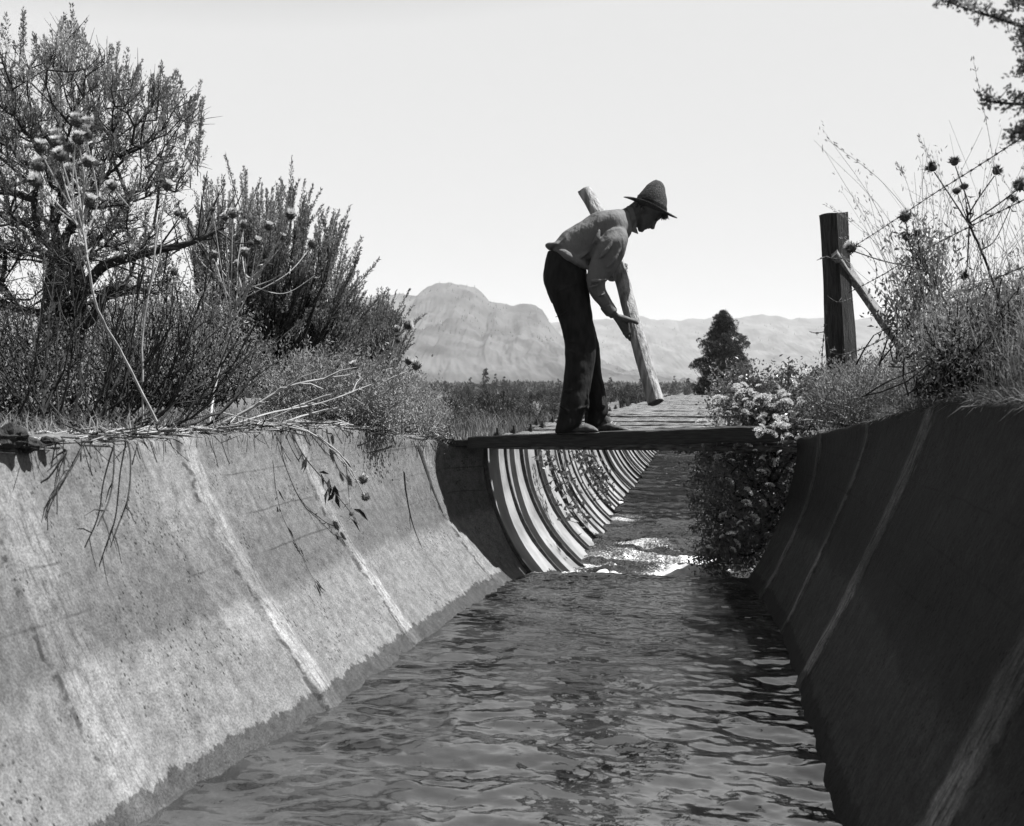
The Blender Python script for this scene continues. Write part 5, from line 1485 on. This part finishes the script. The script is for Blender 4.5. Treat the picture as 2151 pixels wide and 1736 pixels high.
scrub("leafy_shrub", "slender leafy shrub growing through the barbed wire right of the brace", "shrub",
      [(1880, 560), (1920, 500), (1960, 480), (1985, 520), (1975, 600), (1990, 700), (1960, 760), (1900, 740), (1860, 660), (1840, 640), (1880, 610)], 4.9, .2, 2000, 131, (.030, .011), (M_green, M_twig))
scrub("weed_clump", "matted weeds and grass on the bank at the right frame edge", "weeds",
      [(1940, 690), (2010, 640), (2090, 600), (2200, 590), (2240, 760), (2150, 830), (2000, 800), (1930, 780)], 3.9, .45, 16000, 132, (.020, .006), (M_sage2, M_twig))
scrub("weed_clump", "leafy weeds around the foot of the fence post", "weeds",
      [(1700, 800), (1740, 780), (1830, 770), (1920, 750), (1960, 800), (1900, 850), (1760, 880), (1700, 890)], 6.0, .4, 12000, 133, (.020, .008), (M_sage, M_stem))

# near overhanging sagebrush branch at the top right, rooted on the bank outside the frame
def near_branch():
    r = np.random.default_rng(141); D = 1.9
    b = P(2560, 930, 2.2)
    root = empty("sagebrush", b, "dark sagebrush branches reaching into the top right corner close by", "sagebrush")
    gw, gl = Geo(), Geo()
    main = smooth_rows([b, P(2520, 600, 2.1), P(2440, 300, 2.0), P(2360, 100, 1.95)], 5)
    gw.tube(main, np.linspace(.03, .012, len(main)), 8)
    subs = [([main[9], P(2300, 130, D), P(2180, 70, D), P(2100, 40, D), P(2040, 22, D), P(1985, 2, D)]),
            ([main[8], P(2280, 235, D), P(2180, 222, D), P(2110, 217, D), P(2064, 210, D)]),
            ([main[6], P(2300, 300, D), P(2200, 280, D), P(2150, 278, D), P(2122, 285, D)]),
            ([main[10], P(2300, 60, D), P(2200, 20, D), P(2150, 10, D), P(2120, -30, D)]),
            ([main[9], P(2300, 170, D), P(2200, 100, D), P(2160, 95, D), P(2140, 60, D)]),
            ([main[8], P(2300, 180, D), P(2220, 160, D), P(2160, 150, D), P(2140, 152, D)]),
            ([main[11], P(2250, -60, D), P(2150, -50, D)]), ([main[12], P(2400, -100, D), P(2300, -160, D)])]
    for sb in subs:
        q = smooth_rows(sb, 8)
        gw.tube(q, np.linspace(.0055, .0014, len(q)), 5, False)
        m = int(60 * len(q) / 10)
        i = r.integers(int(len(q) * .35), len(q), m)
        c = q[i] + r.normal(size=(m, 3)) * .004
        for cc in c[::4]:
            dd = nrm(r.normal(size=3) + [0, 0, .6]); ll = r.uniform(.006, .018)
            cl = cc + dd * ll
            gl.leaves(cl + r.normal(size=(9, 3)) * .004, r.normal(size=(9, 3)) + dd, r.uniform(.006, .011, 9), .005, r)
            gw.tube([cc, cl], [.0012, .0008], 3, False)
    for k in range(30):      # the rest of the bush, outside the frame
        t = main[r.integers(4, len(main))]; d = nrm([abs(r.normal()) + .2, r.normal(), .8])
        e = t + d * r.uniform(.2, .5); gw.tube([t, (t + e) / 2, e], [.006, .004, .002], 4, False)
        for q in range(4): plume(gl, gw, e + r.normal(size=3) * .03, d + r.normal(size=3) * .4 + [0, 0, .5], .16, r)
    gw.build("branches", M_bark, root); gl.build("foliage", M_sage, root)
near_branch()

# ------------------------------------------------------------------ valley: pine, shrubs, woods
def pine(name, loc, hgt, wid, label, seed, lw=.0052, nt=260, group=None, needles=90, lean=0, dense=1.0, ncl=.22, shape=None):
    r = np.random.default_rng(seed)
    root = empty(name, loc, label, "pine tree", group)
    loc = np.asarray(loc, float)
    f = 1 - r.uniform(0, .96, nt) ** .75
    shape = shape or (lambda q: np.interp(q, [0, .12, .35, .6, .85, 1], [.72, 1, .92, .62, .34, .06]))
    lob = 1 + .30 * np.sin(f * 23 + seed) * r.uniform(.4, 1, nt)
    a = r.uniform(0, 2 * np.pi, nt); rr = wid / 2 * shape(f) * np.sqrt(r.uniform(.05, 1, nt)) * lob
    T = loc + np.stack([np.cos(a) * rr, np.sin(a) * rr, f * hgt + .05 * hgt * rr / wid], -1)
    trunk = [loc + [lean * q * q, 0, hgt * q] for q in np.linspace(-.05, .97, 12)]
    nodes, par, tips = grow(T, trunk, r, step=hgt * .08, jit=.03, greedy=.9)
    gw = Geo(); limb_geo(gw, nodes, par, tips, hgt * .0016, .45, rmax=hgt * .022); gw.build("trunk", M_wood, root, smooth=True)
    gl = Geo(); n = nt * needles
    i = np.repeat(np.array(tips), needles)
    q = r.normal(size=(n, 3)); q = nrm(q) * (r.uniform(.2, 1, (n, 1)) ** .5)
    cs = hgt * .034 * np.repeat(r.uniform(.6, 1.3, nt), needles)[:, None]
    gl.leaves(nodes[i] + q * cs * [1, 1, .75], q + [0, 0, .5], hgt * .020 * dense, hgt * lw * dense, r)
    gl.build("crown", M_needle, root)
    return root

gz = lambda x, y: float(ground_z(x * U[0] + y * U[1], x * N[0] + y * N[1]))
dp = 52.0
pb = P(1520, 842, dp)
pine("pine_tree", pb, (842 - 657) / F * dp, 118 / F * dp, "dark bushy pine tree standing alone at the end of the flume", 301, nt=760, needles=110, shape=lambda q: np.interp(q, [0, .12, .3, .5, .7, .85, .95, 1], [.85, .98, 1, .9, .66, .42, .2, .04]))
pine("pine_tree", P(1580, 842, 46), 60 / F * 46, 42 / F * 46, "small round dark pine beside the larger lone pine", 302, nt=110, needles=60, shape=lambda q: np.interp(q, [0, .3, .7, 1], [.8, 1, .8, .2]))

# distant pines: individual trees along the valley edge
def far_pines():
    protos = []
    for k, (hh, ww, nt) in enumerate([(10, 5.2, 46), (13, 4.6, 56), (8, 5.0, 40), (9, 3.6, 40)]):
        o = pine("pine_tree", (0, 0, 0), hh, ww, None, 310 + k, nt=nt, needles=30, lw=.016, group="pines along the valley edge", dense=2.0)
        note_kids(o); protos.append(o)
    r = np.random.default_rng(320); used = set()
    lst = [(1020, 770, 240, 1), (1040, 785, 260, 3), (935, 800, 200, 0), (957, 812, 230, 2), (1082, 800, 300, 0), (1123, 808, 300, 2), (1142, 806, 320, 0), (1283, 792, 210, 0), (1160, 800, 330, 3)]
    for k in range(34):
        lst.append((r.uniform(-150, 1480), r.uniform(786, 806), r.uniform(220, 420), int(r.integers(0, 4))))
    for k in range(12):
        lst.append((r.uniform(1600, 2600), r.uniform(803, 815), r.uniform(260, 420), int(r.integers(0, 4))))
    hs = [10, 13, 8, 9]
    labs = {0: "tallest dark pine in the valley, just left of the person", 1: "slimmer pine close behind the tallest valley pine", 2: "dark pine left of the tallest valley pine, above the brush", 7: "rounded pine rising above the brush between the person's legs and the log"}
    for k, (x, y, d, j) in enumerate(lst):
        o = protos[j] if j not in used else copy_tree(protos[j])
        used.add(j)
        p = P(x, y, d); z0 = gz(p[0], p[1]) - .3
        s = (p[2] - z0) / (hs[j] * 1.02)
        o.location = Vector((float(p[0]), float(p[1]), z0)); o.scale = (s * r.uniform(.9, 1.2), s, s); o.rotation_euler = (0, 0, r.uniform(0, 6.28))
        o["label"] = labs.get(k, "small distant dark pine among the woods at the valley edge")
        o["category"] = "pine tree"; o["group"] = "pines along the valley edge"
far_pines()

# shrubs between the canal and the woods
def shrub_proto(seed, spiky):
    r = np.random.default_rng(seed)
    root = empty("shrub", (0, 0, 0), None, "shrub", "brush in the valley beyond the plank")
    gl, gw = Geo(), Geo()
    nst = 46
    for k in range(nst):
        a = r.uniform(0, 2 * np.pi); e = r.uniform(.05, .8) if not spiky else r.uniform(.02, .45)
        t = nrm([math.cos(a) * math.sin(e), math.sin(a) * math.sin(e), math.cos(e)])
        l = r.uniform(.55, 1.0)
        b = np.array([r.normal() * .12, r.normal() * .12, 0])
        gw.tube([b, b + t * l * .5, b + t * l * .95 + [0, 0, .04]], [.012, .008, .003], 4, False)
        m = 150; f = r.uniform(.15, 1.0, m)
        p = b + t * l * f[:, None] + r.normal(size=(m, 3)) * (.075 if not spiky else .05) * (1.1 - f[:, None] * .8)
        gl.leaves(p, t + r.normal(size=(m, 3)) * .5 + [0, 0, .2], r.uniform(.035, .07, m), .022, r)
    gw.build("stems", M_twig, root); gl.build("foliage", M_shrub, root)
    note_kids(root); return root
def shrubs():
    pr = [shrub_proto(401, False), shrub_proto(402, True), shrub_proto(403, True)]
    r = np.random.default_rng(410); used = set(); lst = []
    # (px, top row, depth)
    for k in range(150):
        d = 9 + 60 * r.random() ** 1.6
        x = r.uniform(560, 1480)
        # stay off the flume
        p = P(x, 815, d); o_ = p[0] * N[0] + p[1] * N[1]
        if o_ > -1.7: continue
        lst.append((x, d, r.uniform(.5, 1.0) if d < 20 else r.uniform(.9, 1.7)))
    for k in range(90):
        d = r.uniform(40, 130); x = r.uniform(-100, 1500); lst.append((x, d, r.uniform(1.5, 2.4)))
    for k in range(50):
        d = r.uniform(12, 90); x = r.uniform(1560, 2500)
        p = P(x, 815, d); o_ = p[0] * N[0] + p[1] * N[1]
        if o_ < 1.3: continue
        lst.append((x, d, r.uniform(.7, 1.4)))
    for k, (x, d, h) in enumerate(lst):
        j = int(r.integers(0, 3)); o = pr[j] if j not in used else copy_tree(pr[j]); used.add(j)
        p = P(x, 815, d); z = gz(p[0], p[1]) - .04
        if d < 45:
            # never higher than the brush line in the valley
            h = min(h, (H + (HY - (r.uniform(818, 852) if x < 1200 else r.uniform(806, 832))) / F * d) - z)
        else:
            h = min(h, (H + (HY - r.uniform(812, 826)) / F * d) - z)
        h = max(h, .25)
        o.location = Vector((float(p[0]), float(p[1]), z)); o.scale = (h * r.uniform(1.0, 1.5), h * r.uniform(.9, 1.3), h); o.rotation_euler = (0, 0, r.uniform(0, 6.28))
        o["label"] = "grey-green brush in the valley beyond the plank"
shrubs()

# continuous woods at the foot of the mountains
def woods():
    r = np.random.default_rng(420); g = Geo(); n = 90000
    x = r.uniform(-700, 2900, n); d = r.uniform(330, 900, n)
    top = 812 + 6 * fbm(x / 34, d / 120, 0, 422, 4)
    f = r.uniform(0, 1, n) ** .7
    p = np.stack([(x - CX) / F * d, d, 0 * d], -1)
    zt = H + (HY - top) / F * d; p[:, 2] = -1.4 + (zt + 1.4) * f
    g.leaves(p, r.normal(size=(n, 3)) * .6 + [0, 0, .8], r.uniform(.9, 2.0, n) * d / 400, .8 * d / 400, r)
    o = g.build("woods", M_far); tag(o, kind="stuff", label="dense woodland belt across the valley floor")
woods()

# scattered trees on the mountain slopes
def slope_trees():
    r = np.random.default_rng(430); g = Geo()
    for V, lo, hi, n, hh in ((V1, 560, 1360, 1300, 5), (V2, 1150, 2200, 500, 8)):
        A, B = V.shape[:2]
        i = r.integers(60, A - 90, n); j = (160 * r.uniform(.25, 1, n) ** .5).astype(int)
        c = fbm(i / 14, j / 9, 0, 433, 3); k = c > .12
        i, j = i[k], j[k]
        p = V[i, j]; h = hh * r.uniform(.5, 1.2, len(p))
        g.cones(p - [0, 0, 1], p + np.stack([0 * h, 0 * h, h], -1), h * .26, h * .03, 5)
    o = g.build("slope_trees", M_needle); tag(o, kind="stuff", label="scattered tiny trees on the mountain slopes")
slope_trees()

# grass hanging over the lip of the right wall
def lip_grass():
    r = np.random.default_rng(501); g = Geo(); n = 2600
    s = r.uniform(1.8, 6.2, n); c = noise(s * 2.5, 1, 0, 9) > -.15; s = s[c]; n = len(s)
    o = off_r(s) + r.uniform(.01, .10, n); p = L3(s, o, top_r(s) + .005)
    d = nrm(-N * r.uniform(-.3, .9, (n, 1)) + U * r.normal(size=(n, 1)) * .6 + np.array([0, 0, 1.0]) * r.uniform(-.1, .9, (n, 1)))
    l = r.uniform(.03, .13, n)[:, None]
    m = p + d * l * .6; t = p + d * l + np.array([0, 0, -1.0]) * l * .25
    sd = nrm(np.cross(d, r.normal(size=(n, 3)))) * .0016
    V = np.stack([p - sd, p + sd, m + sd, m - sd, t], 1).reshape(-1, 3); k = np.arange(n)[:, None] * 5
    g.add(V, k + np.array([0, 1, 2, 3])); f3 = k + np.array([3, 2, 4]); g.f.append(f3); g.mi.append(np.zeros(len(f3), int))
    o_ = g.build("lip_grass", M_grassg); tag(o_, kind="stuff", label="grass hanging over the lip of the dark right wall")
lip_grass()
# clods and stones broken out of the near end of the left wall top
def clods():
    r = np.random.default_rng(511)
    for k, (x, y, d, s, lab) in enumerate(((22, 922, 2.80, .040, "largest dark clod on the wall top at the left frame edge"), (62, 936, 2.86, .026, "pointed dark clod overhanging the wall beside the largest one"), (98, 930, 2.94, .020, "smaller dark clod right of the pointed one"))):
        g = Geo(); th = np.linspace(.1, np.pi - .1, 9); ph = np.linspace(0, 2 * np.pi, 14, endpoint=False); c = P(x, y, d)
        R = []
        for t in th:
            v = np.stack([np.sin(t) * np.cos(ph), np.sin(t) * np.sin(ph), np.full(14, math.cos(t))], -1)
            R.append(c + v * s * (1 + .45 * fbm(v[:, 0] * 1.6 + k * 5, v[:, 1] * 1.6, v[:, 2] * 1.6, 9, 3))[:, None] * [1.3, 1, .7])
        g.rings(np.array(R)); o = g.build("clod", M_post, smooth=False); tag(o, lab, "clod", "clods on the near wall top")
clods()
# ------------------------------------------------------------------ haze over the valley
def build_haze():
    g = Geo()
    g.box((0, 3300, 225), (6500, 0, 0), (0, 3700, 0), (0, 0, 227))
    m = bpy.data.materials.new("haze_air"); m.use_nodes = True
    nd, lk = m.node_tree.nodes, m.node_tree.links
    nd.remove(nd["Principled BSDF"])
    v = nd.new("ShaderNodeVolumePrincipled")
    v.inputs["Color"].default_value = (1, 1, 1, 1)
    v.inputs["Density"].default_value = 0.00013
    lk.new(v.outputs[0], nd["Material Output"].inputs["Volume"])
    o = g.build("haze", m)
    tag(o, kind="stuff")
build_haze()
